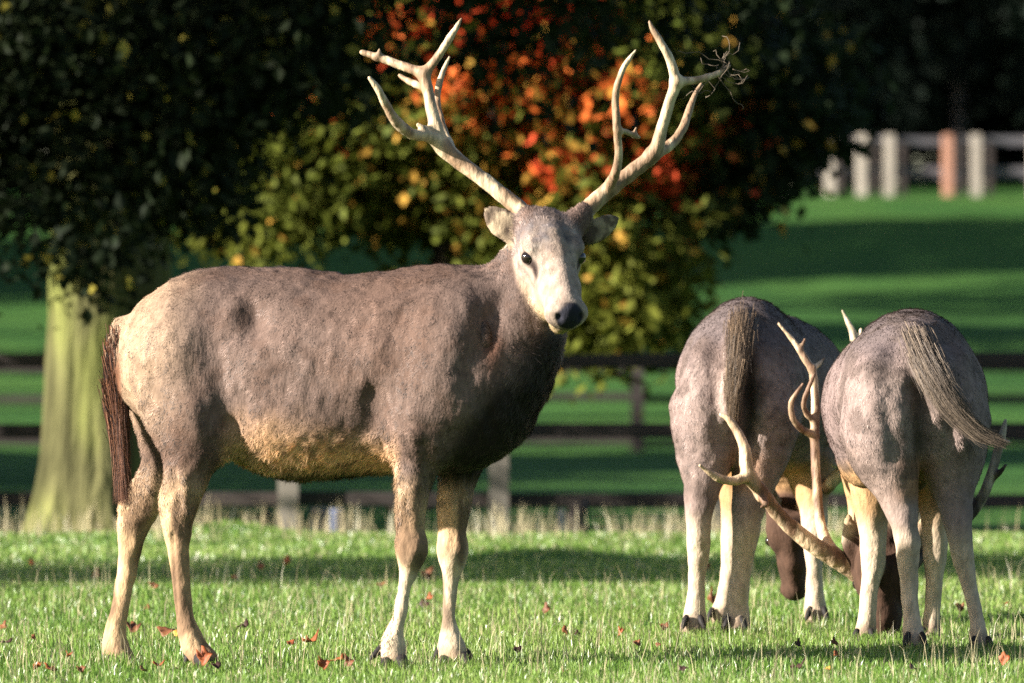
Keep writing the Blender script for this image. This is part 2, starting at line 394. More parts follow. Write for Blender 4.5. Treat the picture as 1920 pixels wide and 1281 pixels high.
class Head:
    """local head frame: u to the animal's left, v towards the nose, w up out of the forehead"""
    def __init__(s, O, yaw, pitch, size=1.0, fwd=None, left=None):
        s.O = np.array(O); k = size
        if fwd is None:
            fwd = np.array([math.sin(yaw) * math.cos(pitch), -math.cos(yaw) * math.cos(pitch), -math.sin(pitch)])
            left = np.array([math.cos(yaw), math.sin(yaw), 0])
        f = norm(np.array(fwd, float)); l = np.array(left, float); l = norm(l - f * (l @ f)); u_ = np.cross(l, f) * -1
        if u_[2] < 0 and abs(f[2]) < .9: u_ = -u_
        s.R = np.stack([l, f, u_]); s.k = k
    def w(s, u, v, w_): return s.O + (u * s.R[0] + v * s.R[1] + w_ * s.R[2]) * s.k
    def loc(s, p): return (p - s.O) @ s.R.T / s.k
    def carve(s, S):
        k = s.k; W = s.w
        e = lambda c, r, kk=.03, cut=False: S.ell(W(*c), np.array(r) * k, s.R, kk * k, cut)
        c = lambda a, b_, ra, rb, kk=.03, cut=False: S.cone(W(*a), W(*b_), ra * k, rb * k, kk * k, None, 1, cut)
        e((0, -.07, -.02), (.088, .105, .088)); e((0, .0, -.03), (.086, .08, .078))
        c((0, .02, -.04), (0, .13, -.040), .078, .060); c((0, .13, -.040), (0, .222, -.036), .060, .056)
        e((0, .236, -.030), (.064, .036, .046), .02); e((0, .262, -.018), (.036, .022, .036), .015)
        c((0, -.03, .030), (0, .20, .004), .030, .022, .025)
        c((0, -.06, -.125), (0, .10, -.112), .048, .036, .04); c((0, .10, -.112), (0, .212, -.102), .036, .029, .04)
        for q in (-1, 1):
            e((q * .056, -.04, -.080), (.036, .085, .060), .03)
            e((q * .072, -.010, .020), (.026, .042, .022), .02)
            e((q * .032, .235, -.032), (.026, .03, .026), .015)
            e((q * .104, .022, -.006), (.022, .030, .017), .010, True)          # eye socket
            e((q * .078, .075, -.022), (.010, .026, .007), .012, True)           # tear gland groove
            e((q * .034, .276, -.014), (.010, .016, .014), .005, True)           # nostril
        c((-.05, .245, -.066), (.05, .245, -.066), .004, .004, .008, True)       # mouth
        for q in (-1, 1): c((q * .05, .235, -.066), (q * .06, .16, -.078), .004, .004, .008, True)

def ear(S, base, tip, half_w, normal, thick=.012):
    """leaf-shaped ear with a hollow front"""
    base = np.array(base); tip = np.array(tip); ax = norm(tip - base); L = np.linalg.norm(tip - base)
    n = np.array(normal, float); n = norm(n - ax * (n @ ax)); fl = thick / half_w * 1.3
    prof = ((0, .50), (.2, .82), (.45, 1.0), (.68, .78), (.86, .42), (1.0, .10))
    S.chain([(base + ax * L * q - n * .012 * math.sin(q * 3), half_w * r) for q, r in prof], .02, n, fl)
    S.chain([(base + ax * L * (q * .86 + .08) + n * (thick * .95), half_w * r * .72) for q, r in prof], .008, n, fl * .9, cut=True)

GREY, BROWN, CREAM, DARK, TAN, PALE = lin((104, 87, 79)), lin((84, 62, 50)), lin((214, 188, 146)), lin((40, 31, 27)), lin((190, 146, 96)), lin((226, 206, 182))
RUST = lin((96, 58, 38))
def blend(c, k, t): return c * (1 - t[:, None]) + k * t[:, None]

def relief(x, z, items):
    """muscle, bone and groove relief in side (or rear) coordinates: (x0, z0, x1, z1, width, amount in m)"""
    d = np.zeros_like(x)
    for x0, z0, x1, z1, w_, a in items:
        vx, vz = x1 - x0, z1 - z0; t = np.clip(((x - x0) * vx + (z - z0) * vz) / max(vx * vx + vz * vz, 1e-6), 0, 1)
        d += a * np.exp(-((x - x0 - t * vx) ** 2 + (z - z0 - t * vz) ** 2) / w_ ** 2)
    return d

# ---------- the standing stag
U = CAM_D / F_PX
ST = np.array([*P(560, 1250, -.02)[:2], 0.0])
stag = root('deer', ST, 'large grey-brown stag standing side-on with its antlered head turned to look out', 'deer')
S = SDF((-1.32, -.66, -.02), (.42, .48, 1.52), .0058)
YA = (-.0, -1, 0.0)                                       # thickness axis of the trunk
def tr(x): return .10 - (x - 330) / 560 * .22             # the trunk comes a little towards the camera at the chest
px_chain(S, [(315, 694, tr(318), 104), (392, 657, tr(390), 142)], .06, YA, .80)
px_chain(S, [(390, 660, tr(390), 145), (470, 680, tr(470), 168), (550, 700, tr(550), 190), (650, 704, tr(650), 186), (750, 698, tr(750), 186), (830, 698, tr(830), 186)], .06, YA, .80)
px_chain(S, [(825, 700, tr(830), 182), (854, 708, tr(890) - .02, 160), (870, 722, tr(920) - .02, 120)], .06, YA, .84)
px_chain(S, [(888, 655, -.13, 138), (946, 612, -.14, 108), (985, 560, -.13, 92), (1005, 500, -.12, 72)], .09, YA, .82)
px_chain(S, [(945, 672, -.16, 80), (980, 612, -.17, 66), (1002, 560, -.18, 52)], .06)
px_chain(S, [(890, 802, -.16, 58), (926, 736, -.17, 58), (984, 650, -.18, 56)], .06)
px_chain(S, [(285, 612, .10, 38), (345, 572, .09, 36), (415, 546, .08, 36), (560, 545, .03, 38), (700, 552, -.02, 30), (800, 535, -.06, 32), (890, 550, -.10, 35)], .05)   # spine and withers
S.ell(P(355, 672, -.03), (.19, .12, .19), None, .08)      # near haunch
S.ell(P(345, 678, .22), (.18, .12, .19), None, .06)       # far haunch
S.ell(P(835, 690, -.235), (.115, .085, .22), None, .06)   # near shoulder blade
S.ell(P(800, 790, -.25), (.10, .08, .13), None, .05)      # near shoulder point
S.ell(P(905, 720, .07), (.11, .09, .22), None, .06)
# near hind leg
px_chain(S, [(356, 672, -.02, 104), (354, 740, -.04, 98), (362, 810, -.08, 70), (358, 868, -.10, 47), (350, 912, -.11, 36), (341, 950, -.11, 32), (334, 985, -.11, 28), (335, 1035, -.11, 20), (339, 1095, -.11, 17), (346, 1150, -.11, 17), (355, 1188, -.115, 23), (368, 1218, -.12, 25), (388, 1238, -.13, 21)], .045, YA, .80)
px_chain(S, [(330, 850, -.10, 10), (318, 895, -.11, 10), (311, 930, -.11, 13), (318, 965, -.11, 17), (326, 1000, -.11, 12)], .02)          # tendon and point of the hock
S.ell(P(395, 780, -.08), (.09, .08, .13), None, .07)
# far hind leg
px_chain(S, [(330, 740, .20, 95), (320, 830, .21, 60), (302, 890, .21, 38), (274, 945, .21, 31), (254, 985, .21, 29), (243, 1040, .21, 22), (233, 1100, .21, 18), (224, 1155, .20, 18), (216, 1194, .195, 23), (220, 1226, .19, 27), (232, 1240, .18, 22)], .03, YA, .78)
px_chain(S, [(290, 850, .21, 10), (262, 900, .21, 11), (238, 942, .21, 15), (238, 975, .21, 16), (236, 1010, .21, 11)], .02)
# near fore leg
px_chain(S, [(800, 780, -.24, 78), (786, 850, -.24, 48), (776, 900, -.24, 34), (771, 950, -.24, 29), (769, 995, -.24, 26), (771, 1030, -.245, 30), (766, 1068, -.24, 19), (757, 1105, -.24, 12), (747, 1160, -.24, 13), (739, 1194, -.24, 20), (737, 1222, -.25, 26), (739, 1242, -.26, 24)], .03, YA, .9)
# far fore leg
px_chain(S, [(880, 780, .05, 80), (866, 850, .05, 50), (856, 905, .05, 35), (850, 960, .05, 30), (848, 1000, .05, 27), (850, 1035, .045, 30), (846, 1077, .05, 18), (843, 1120, .05, 13), (842, 1160, .05, 13), (844, 1192, .05, 21), (846, 1220, .04, 28), (850, 1236, .03, 26)], .03, YA, .9)
S.ell(P(588, 778, tr(588)), (.27, .25, .172), None, .06)      # full belly
# hollows: flank before the haunch, behind the elbow, jugular groove
S.ell(P(476, 585, -.215), (.044, .076, .065), (lambda a: np.array([[math.cos(a), 0, math.sin(a)], [0, 1, 0], [-math.sin(a), 0, math.cos(a)]]))(-.25), .07, True)
S.chain([(P(700, 735, -.295), .012), (P(704, 770, -.30), .018), (P(714, 805, -.295), .008)], .05, cut=True)
S.chain([(P(446, 760, -.235), .012), (P(440, 830, -.21), .016)], .06, cut=True)
S.ell(P(908, 690, -.285), (.02, .03, .14), None, .05, True)
HD = Head(P(1036, 471, -.27), math.radians(16), math.radians(44), 1.0)
HD.carve(S)
S.chain([(HD.w(-.045, -.06, -.0), .045), (P(994, 414, -.205), .036), (P(984, 403, -.20), .028)], .03)
S.chain([(HD.w(.045, -.06, -.0), .045), (P(1086, 413, -.185), .036), (P(1096, 399, -.175), .028)], .03)
ear(S, P(972, 452, -.19), P(909, 388, -.20), .047, (-.25, -.9, -.2))
ear(S, P(1100, 446, -.15), P(1163, 408, -.12), .037, (.2, -.9, -.35))
px_chain(S, [(232, 618, .10, 24), (217, 660, .10, 20), (214, 720, .10, 15), (218, 790, .10, 11)], .03)     # dock of the tail
SV, SQ = S.mesh(); SV = smooth_mesh(SV, SQ, 2)
SN = vnormals(SV, SQ)
SV = SV + SN * ((fbm(SV, 8, 4, 3) - .5) * .015 + (fbm(SV * [1, 1, .7], 19, 14, 2) - .5) * .006 + (fbm(SV * [1, 1, .5], 40, 8, 2) - .5) * .007)[:, None] * (1 - .75 * np.exp(-((SV - HD.w(0, .1, -.03)) ** 2).sum(1) / .03))[:, None]

STAG_RELIEF = [(424, 552, 430, 580, 30, .010), (472, 590, 484, 630, 30, -.004), (410, 650, 432, 790, 22, -.008), (288, 700, 318, 850, 20, -.008), (330, 640, 360, 760, 36, .010), (372, 770, 380, 850, 22, .008),
    (868, 565, 822, 700, 34, .009), (756, 610, 730, 740, 30, -.009), (912, 600, 880, 720, 24, -.008), (842, 738, 848, 760, 36, .010), (782, 745, 776, 810, 36, .010), (918, 640, 945, 560, 18, -.010), (800, 830, 812, 900, 12, -.008),
    (692, 752, 702, 800, 16, -.008), (440, 790, 470, 860, 14, -.010), (560, 545, 800, 540, 16, -.006),
    (330, 880, 345, 945, 9, -.008), (352, 890, 352, 960, 9, .007), (328, 1000, 334, 1150, 5, -.006), (762, 900, 768, 990, 8, -.005), (784, 1015, 776, 1050, 9, .005), (742, 1100, 736, 1180, 5, -.005)]
STAG_RELIEF += [(515 + i * 39 + (i * 17 % 7), 620 - i * 6, 488 + i * 38, 770 - (i * 23 % 31), 12, .0013 + .0004 * (i % 3)) for i in range(6)]
_x = 960 + SV[:, 0] / U; _z = 640 + (CAM_H - SV[:, 2]) / U
SV = SV + SN * (relief(_x, _z, STAG_RELIEF) * sstep(.15, .6, np.abs(SN[:, 1])))[:, None]
def stag_col(p):
    x = 960 + p[:, 0] / U; z = 640 + (CAM_H - p[:, 2]) / U          # photo-scaled side coordinates in the stag's own plane
    nz = fbm(p, 6, 31, 3) - .5
    c = np.repeat(GREY[None], len(p), 0)
    c = blend(c, lin((78, 64, 58)), sstep(640, 540, z + nz * 60) * .6)
    c = blend(c, BROWN, sstep(.35, .80, fbm(p, 3, 3, 3)) * .6)
    c = blend(c, lin((160, 134, 108)), sstep(400, 235, x + nz * 70) * sstep(900, 700, z) * .8)   # pale rump
    c = blend(c, BROWN * .8, np.exp(-((x - 345) / 65) ** 2 - ((z - 845) / 80) ** 2) * .85)
    c = blend(c, BROWN * .9, sstep(.56, .68, fbm(p, 16, 91, 3)) * sstep(950, 880, z) * .35)
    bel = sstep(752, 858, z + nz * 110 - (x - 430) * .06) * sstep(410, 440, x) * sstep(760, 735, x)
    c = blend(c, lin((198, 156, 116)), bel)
    c = blend(c, DARK, sstep(872, 888, z + nz * 14) * sstep(410, 440, x) * sstep(760, 735, x) * .85)  # black-brown underside line, with the shade under the belly painted in
    leg = sstep(860, 960, z + nz * 60) * (1 - sstep(400, 430, x) * sstep(735, 715, x))
    c = blend(c, lin((184, 152, 116)), leg)
    c = blend(c, lin((196, 176, 148)), sstep(1010, 1080, z + nz * 50) * sstep(640, 680, x))
    c = blend(c, BROWN * .85, sstep(.50, .66, fbm(p * [1, 1, .28], 15, 13, 2)) * leg * .75)
    c = blend(c, lin((96, 78, 62)), np.exp(-((x - 792) / 14) ** 2 - ((z - 1050) / 30) ** 2) * .9)
    c = blend(c, lin((120, 92, 74)), sstep(1195, 1235, z) * .7)
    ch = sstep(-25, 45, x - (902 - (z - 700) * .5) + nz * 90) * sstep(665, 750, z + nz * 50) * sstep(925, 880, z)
    c = blend(c, DARK * .55, ch * .95)  # dark chest fur, deepened by breast shade painted into the colour
    c = blend(c, DARK * .55, sstep(972, 1022, x + nz * 30) * sstep(615, 650, z) * sstep(900, 870, z) * .9)  # shaded front of the throat painted in the same dark
    c = blend(c, RUST, np.exp(-((x - 925) / 20) ** 2 - ((z - 660) / 45) ** 2) * .6)
    # head, in its own frame
    q = HD.loc(p); u, v, w_ = q[:, 0], q[:, 1], q[:, 2]
    hd = sstep(.145, .115, np.sqrt((u / .85) ** 2 + (np.clip(v, -9, 0) / 1.25) ** 2 + ((w_ + .03) / .95) ** 2)) * sstep(-.17, -.10, v)
    hc = np.repeat(lin((150, 133, 120))[None], len(p), 0)
    hn = fbm(p, 30, 41, 3)
    hc = blend(hc, lin((98, 92, 94)), sstep(-.012, -.05, v + (hn - .5) * .09) * sstep(-.05, .0, w_) * .9)
    hc = blend(hc, lin((132, 110, 94)), sstep(.045, .02, np.abs(u)) * sstep(.2, .02, v) * sstep(0, .02, w_) * .5 * sstep(.35, .6, hn))
    hc = blend(hc, lin((62, 60, 66)), np.exp(-((((np.abs(u) - .034)) / .018) ** 2 + ((v + .004) / .024) ** 2)) * sstep(0, .02, w_) * .9)
    hc = blend(hc, lin((92, 84, 84)), sstep(.54, .64, hn) * sstep(.10, -.03, v) * .75)
    hc = blend(hc, lin((186, 172, 160)), sstep(.50, .40, hn) * np.exp(-(((np.abs(u) - .066) / .024) ** 2 + ((v + .012) / .03) ** 2)) * .9)
    hc = blend(hc, lin((118, 100, 88)), sstep(.52, .62, fbm(p, 45, 47, 2)) * .45)
    hc = blend(hc, lin((176, 150, 120)), sstep(-.07, -.11, w_) * .6)
    hc = blend(hc, lin((168, 144, 106)), sstep(.10, .16, v) * sstep(-.06, -.085, w_) * .8)
    for q_ in (-1, 1):
        hc = blend(hc, lin((30, 20, 18)), np.exp(-(((u - q_ * .088) / .030) ** 2 + ((v - .028) / .038) ** 2 + ((w_ + .008) / .020) ** 2) ** 2))
        hc = blend(hc, lin((36, 22, 20)), np.exp(-(((u - q_ * .074) / .030) ** 2 + ((v - .070) / .032) ** 2 + ((w_ + .012 + (v - .066) * .35) / .015) ** 2) ** 2) * .97)
        hc = blend(hc, lin((20, 14, 14)), np.exp(-(((u - q_ * .034) / .012) ** 2 + ((v - .270) / .020) ** 2 + ((w_ + .014) / .014) ** 2) ** 2))
    hc = blend(hc, lin((34, 34, 42)), sstep(.240, .250, v) * sstep(1.15, .95, np.sqrt((u / .040) ** 2 + ((w_ + .018) / .040) ** 2)))
    hc = blend(hc, lin((40, 30, 26)), np.exp(-((w_ + .066) / .005) ** 2) * sstep(.16, .2, v) * .8)
    c = blend(c, hc, hd)
    er = ((x < 962) | (x > 1108)) & (z < 470)
    erc = blend(np.repeat(lin((176, 156, 130))[None], len(p), 0), lin((86, 72, 62)), sstep(.42, .62, hn) * .9)
    erc = blend(erc, lin((58, 46, 40)), np.maximum(np.exp(-((x - 952) / 14) ** 2 - ((z - 432) / 26) ** 2), np.exp(-((x - 1118) / 14) ** 2 - ((z - 436) / 20) ** 2)) * .85)
    c = np.where(er[:, None], erc, c)
    c = blend(c, RUST * .9, sstep(232, 219, x) * sstep(635, 700, z) * (z < 830) * .9)
    return c * (.80 + .4 * fbm(p, 18, 51, 3))[:, None]
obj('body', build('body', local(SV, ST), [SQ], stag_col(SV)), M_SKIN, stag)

def stag_flow(p, n):
    x = 960 + p[:, 0] / U; z = 640 + (CAM_H - p[:, 2]) / U
    d = np.zeros_like(p); d[:, 0] = -.75; d[:, 2] = -.65
    leg = sstep(820, 930, z)[:, None]; d = d * (1 - leg) + np.array([-.15, 0, -1]) * leg
    hd = sstep(.30, .22, np.linalg.norm(p - HD.w(0, .05, -.03), axis=1))[:, None]
    d = d * (1 - hd) + (-HD.R[1] + np.array([0, 0, -.2])) * hd
    return d
def stag_len(p):
    x = 960 + p[:, 0] / U; z = 640 + (CAM_H - p[:, 2]) / U
    L = np.full(len(p), .015)
    L = L + .016 * sstep(770, 850, z) * sstep(410, 440, x) * sstep(760, 735, x) + .022 * sstep(930, 1000, x) * sstep(610, 660, z)
    L = L + .003 * np.exp(-((z - 890) / 60) ** 2) - .010 * sstep(950, 1030, z)
    q = HD.loc(p); hd = sstep(.17, .13, np.sqrt(q[:, 0] ** 2 + (np.clip(q[:, 1], -9, 0)) ** 2 + (q[:, 2] + .03) ** 2))
    L = L * (1 - hd) + hd * (.008 + .010 * sstep(-.04, -.10, q[:, 1]) + .012 * sstep(-.09, -.13, q[:, 2]))
    L = np.where((q[:, 1] > .236) & (np.sqrt((q[:, 0] / .042) ** 2 + ((q[:, 2] + .018) / .042) ** 2) < 1.1), .0004, L)
    x_ = 960 + p[:, 0] / U; L = np.where(((x_ < 960) | (x_ > 1110)) & (z < 470) & (p[:, 2] > 1.28), .006, L)
    for q_ in (-1, 1):
        L = np.where(np.linalg.norm(q - [q_ * .090, .024, -.006], axis=1) < .032, .0006, L)
    return L
def stag_lift(p):
    z = 640 + (CAM_H - p[:, 2]) / U
    return .20 + .2 * sstep(540, 505, z) + .10 * np.exp(-((z - 900) / 80) ** 2)
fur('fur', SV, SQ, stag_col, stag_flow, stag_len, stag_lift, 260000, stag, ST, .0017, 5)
for q_ in (-1, 1): eye(stag, ST, HD.w(q_ * .0800, .021, -.006), .0215)
BONE = (lin((196, 174, 142)), lin((146, 118, 92)))
antler(stag, ST, [
    [(992, 412, -.20, 19), (975, 392, -.19, 18), (930, 355, -.17, 16), (872, 311, -.15, 16), (832, 275, -.15, 18), (816, 235, -.15, 14), (808, 198, -.14, 12.5), (801, 165, -.13, 12), (795, 137, -.12, 13)],
    [(835, 278, -.15, 16), (802, 254, -.18, 13), (772, 252, -.22, 12), (742, 226, -.27, 11), (720, 188, -.31, 9), (708, 165, -.33, 7.5), (692, 145, -.34, 4)],
    [(795, 137, -.12, 12), (758, 124, -.10, 9.5), (716, 110, -.07, 8.5), (690, 101, -.06, 7), (679, 97, -.06, 5)], [(706, 108, -.07, 6), (710, 99, -.08, 5), (711, 91, -.08, 2.5)],
    [(795, 139, -.12, 11), (818, 108, -.13, 8.5), (842, 74, -.15, 7.5), (855, 52, -.15, 6), (864, 34, -.15, 2.5)],
    [(842, 276, -.13, 12), (828, 238, -.06, 9), (820, 190, -.02, 7.5), (823, 160, .0, 7), (832, 130, .01, 5.5), (843, 107, .02, 2.5)],
    [(800, 165, -.13, 8), (778, 157, -.07, 7.5), (762, 150, -.03, 6), (749, 141, -.01, 4)], [(808, 240, -.15, 7), (793, 237, -.19, 5), (784, 233, -.20, 5)]], BONE, 1)
antler(stag, ST, [
    [(1086, 412, -.18, 19), (1100, 396, -.17, 18), (1135, 362, -.15, 17), (1182, 324, -.13, 16), (1226, 288, -.13, 16), (1241, 240, -.15, 12.5), (1255, 192, -.16, 11.5), (1269, 153, -.17, 13)],
    [(1269, 156, -.17, 12), (1258, 112, -.18, 9.5), (1237, 78, -.19, 8), (1222, 52, -.19, 6), (1218, 39, -.19, 3.5)],
    [(1266, 155, -.17, 11), (1308, 149, -.15, 8), (1345, 139, -.13, 7), (1368, 124, -.12, 4.5)],
    [(1222, 291, -.13, 15), (1256, 273, -.08, 11.5), (1279, 242, -.04, 9.5), (1293, 203, .0, 8), (1303, 176, .02, 6), (1316, 158, .03, 3)],
    [(1140, 352, -.16, 13), (1155, 322, -.21, 10), (1161, 290, -.24, 9), (1156, 235, -.27, 8.5), (1155, 175, -.28, 8), (1168, 130, -.29, 6.5), (1181, 108, -.29, 5), (1191, 94, -.29, 2.5)],
    [(1158, 243, -.27, 6), (1176, 247, -.24, 5.5), (1190, 254, -.22, 5.5), (1198, 258, -.21, 4)], [(1186, 252, -.22, 4.5), (1191, 240, -.22, 2.5)]], BONE, 2)
for (a, b_) in (((214, 1228, .22), (205, 1250, .10)), ((230, 1232, .18), (242, 1253, .06)), ((385, 1232, -.10), (412, 1254, -.17)), ((372, 1232, -.15), (388, 1256, -.24)),
                ((730, 1234, -.24), (722, 1256, -.33)), ((750, 1234, -.26), (756, 1256, -.34)), ((838, 1230, .06), (834, 1250, -.05)), ((862, 1230, .04), (878, 1248, -.05))):
    hoof(stag, ST, P(*a), P(*b_), (0, 0, .01))
for a, b_ in (((206, 1208, .21), (189, 1240, .19)), ((360, 1212, -.11), (345, 1248, -.13)), ((722, 1208, -.24), (690, 1240, -.28)), ((832, 1205, .05), (810, 1240, .02)), ((868, 1215, .04), (890, 1240, .02)), ((378, 1208, -.11), (418, 1250, -.14))):
    dewclaw(stag, ST, P(*a), P(*b_))
# tail tassel
g = np.random.default_rng(12); n = 6500
t_ = g.random(n); t_ = t_ ** 1.3; tp = np.array([P(226, 615, .09), P(212, 660, .08), P(207, 720, .08), P(216, 800, .10)])
r0 = np.stack([np.interp(t_ * 3, [0, 1, 2, 3], tp[:, k_]) for k_ in range(3)], -1) + g.normal(0, .013, (n, 3))
end = np.stack([P(231, 945, .09)[0] + g.normal(0, .006, n), .10 + g.normal(0, .012, n), P(0, 948, .1)[2] + .30 * g.random(n) ** 1.1], -1)
dv = end - r0; L_ = np.linalg.norm(dv, axis=1)
hc = np.where((g.random(n) < .3)[:, None], lin((122, 80, 56)), np.where((g.random(n) < .5)[:, None], lin((92, 58, 44)), lin((48, 34, 30)))) * g.uniform(.6, 1.3, (n, 1))
strands('tail', r0, norm(dv), L_, np.zeros(n), hc, .0008, stag, ST, M_FUR, 3, 4, .022)

# ---------- grazing deer (seen from behind)
REAR_RELIEF = [(1622, 668, 1634, 690, 24, .018), (1800, 672, 1790, 694, 24, .018), (1690, 682, 1692, 705, 18, .014), (1744, 682, 1742, 705, 18, .014), (1650, 700, 1672, 860, 15, -.014), (1782, 700, 1775, 860, 15, -.014), (1716, 720, 1722, 860, 13, -.020), (1616, 740, 1632, 830, 26, .010), (1815, 740, 1805, 830, 26, .010), (1690, 760, 1694, 850, 22, .012), (1750, 760, 1752, 850, 22, .012)]
def grazer(label, ground_pt, bounds, shape, colf, flow, furn, seed, off, h=.0074):
    gp = np.array(ground_pt); rt = root('deer', gp, label, 'deer', None)
    S = SDF(*bounds, h); shape(S); V_, Q_ = S.mesh(); V_ = smooth_mesh(V_, Q_, 2); N_ = vnormals(V_, Q_)
    V_ = V_ + N_ * ((fbm(V_, 8, seed, 3) - .5) * .016 + (fbm(V_ * [1, 1, .6], 20, seed + 9, 2) - .5) * .006 + (fbm(V_ * [1, 1, .6], 38, seed + 5, 2) - .5) * .006)[:, None]
    kx, ky, Yr = off; D_ = (Yr + CAM_D) / F_PX; rx_ = 960 + V_[:, 0] / D_ - kx; rz_ = 640 + (CAM_H - V_[:, 2]) / D_ - ky
    V_ = V_ + N_ * (.62 * relief(rx_, rz_, REAR_RELIEF) * sstep(-.1, -.5, N_[:, 1]) * (V_[:, 1] < Yr + .5))[:, None]
    obj('body', build('body', local(V_, gp), [Q_], colf(V_)), M_SKIN, rt)
    ln = lambda p: .006 + .010 * sstep(.40, .62, p[:, 2]) + .003 * sstep(.95, 1.15, p[:, 2])
    fur('fur', V_, Q_, colf, flow, ln, lambda p: np.full(len(p), .20) + .12 * sstep(.95, 1.15, p[:, 2]), furn, rt, gp, .0018, seed)
    return rt, gp
def sx(Y): return (Y + CAM_D) / F_PX

def leg_pts(s, pts, k=.025): px_chain(s, pts, k)
HD2 = Head(P(1652, 1082, 1.80), 0, 0, .98, fwd=(.02, .22, -.97), left=(-1, -.02, 0))
def shape2(S):
    Y0 = 1.0
    S.ell(P(1712, 735, Y0 + .10), (.215, .22, .235), None, .06)
    S.ell(P(1712, 650, Y0 + .25), (.15, .25, .12), None, .06)
    px_chain(S, [(1705, 752, 1.10, 138), (1698, 758, 1.30, 152), (1690, 762, 1.50, 150), (1675, 775, 1.72, 125)], .07)
    px_chain(S, [(1668, 830, 1.78, 100), (1658, 930, 1.86, 70), (1654, 1020, 1.84, 56)], .06)
    HD2.carve(S)
    ear(S, P(1604, 1070, 1.78), P(1589, 958, 1.70), .034, (-.2, -1, 0))
    ear(S, P(1702, 1060, 1.78), P(1735, 965, 1.74), .032, (.2, -1, 0))
    S.ell(P(1648, 790, .94), (.115, .14, .22), None, .05); S.ell(P(1778, 790, 1.0), (.115, .14, .22), None, .05)
    leg_pts(S, [(1655, 800, .95, 78), (1668, 870, .92, 58), (1684, 930, .90, 38), (1696, 980, .88, 27), (1703, 1020, .88, 24), (1705, 1080, .90, 18), (1708, 1140, .90, 16), (1712, 1185, .90, 20), (1716, 1212, .88, 22)])
    leg_pts(S, [(1780, 800, 1.02, 78), (1785, 870, 1.0, 56), (1790, 930, .98, 36), (1797, 985, .95, 26), (1802, 1030, .95, 22), (1815, 1090, .97, 16), (1828, 1145, .97, 15), (1836, 1195, .97, 20), (1840, 1220, .95, 22)])
    leg_pts(S, [(1640, 850, 1.64, 60), (1632, 920, 1.62, 38), (1636, 1000, 1.60, 27), (1637, 1055, 1.60, 25), (1630, 1110, 1.60, 18), (1626, 1160, 1.60, 17), (1622, 1195, 1.60, 21), (1620, 1208, 1.58, 22)])
    leg_pts(S, [(1745, 850, 1.70, 58), (1750, 920, 1.68, 36), (1754, 990, 1.66, 25), (1753, 1040, 1.66, 22), (1750, 1110, 1.66, 15), (1748, 1160, 1.66, 15), (1746, 1190, 1.66, 18), (1744, 1206, 1.64, 19)])
    S.ell(P(1622, 868, 1.38), (.085, .14, .085), None, .05); S.ell(P(1715, 880, 1.12), (.05, .06, .07), None, .04)
    S.ell(P(1722, 790, .72), (.022, .05, .15), None, .06, True)          # cleft under the tail
    px_chain(S, [(1716, 632, .98, 30), (1735, 680, .86, 22), (1762, 730, .83, 16), (1785, 765, .82, 9)], .03)
def shape1(S):
    S.ell(P(1392, 705, 2.30), (.205, .22, .235), None, .06)
    S.ell(P(1400, 630, 2.45), (.14, .25, .13), None, .06)
    px_chain(S, [(1400, 722, 2.4, 128), (1432, 728, 2.7, 142), (1458, 735, 2.95, 138), (1478, 750, 3.2, 118)], .07)
    px_chain(S, [(1490, 800, 3.2, 92), (1492, 890, 3.3, 60), (1484, 960, 3.30, 48)], .06)
    HD1.carve(S)
    S.ell(P(1330, 760, 2.17), (.11, .14, .22), None, .05); S.ell(P(1432, 770, 2.2), (.11, .14, .22), None, .05)
    leg_pts(S, [(1330, 770, 2.15, 74), (1322, 850, 2.13, 54), (1315, 910, 2.1, 37), (1310, 960, 2.08, 27), (1311, 1000, 2.08, 24), (1308, 1060, 2.1, 17), (1305, 1120, 2.1, 16), (1302, 1158, 2.1, 22), (1300, 1182, 2.08, 24)])
    leg_pts(S, [(1432, 780, 2.2, 72), (1425, 850, 2.18, 54), (1412, 915, 2.16, 38), (1402, 960, 2.15, 29), (1398, 1000, 2.15, 25), (1392, 1060, 2.16, 19), (1385, 1115, 2.16, 19), (1380, 1155, 2.16, 24), (1378, 1184, 2.14, 26)])
    leg_pts(S, [(1395, 840, 2.95, 58), (1385, 910, 2.95, 36), (1378, 980, 2.95, 24), (1374, 1020, 2.95, 23), (1366, 1075, 2.95, 17), (1357, 1125, 2.95, 17), (1350, 1155, 2.95, 21), (1348, 1168, 2.95, 21)])
    leg_pts(S, [(1515, 840, 3.0, 58), (1520, 910, 2.95, 36), (1524, 970, 2.9, 25), (1525, 1015, 2.88, 22), (1527, 1070, 2.88, 16), (1528, 1120, 2.88, 18), (1530, 1150, 2.88, 23), (1532, 1165, 2.86, 23)])
    S.ell(P(1355, 858, 2.3), (.045, .05, .065), None, .04); S.ell(P(1480, 850, 2.9), (.09, .2, .06), None, .05)
    S.ell(P(1395, 760, 2.04), (.022, .05, .15), None, .06, True)
    px_chain(S, [(1392, 600, 2.25, 28), (1385, 650, 2.06, 24), (1376, 710, 2.02, 20), (1372, 770, 2.02, 14)], .03)
HD1 = Head(P(1478, 1000, 3.25), 0, 0, .84, fwd=(.12, .22, -.95), left=(-1, -.05, 0))

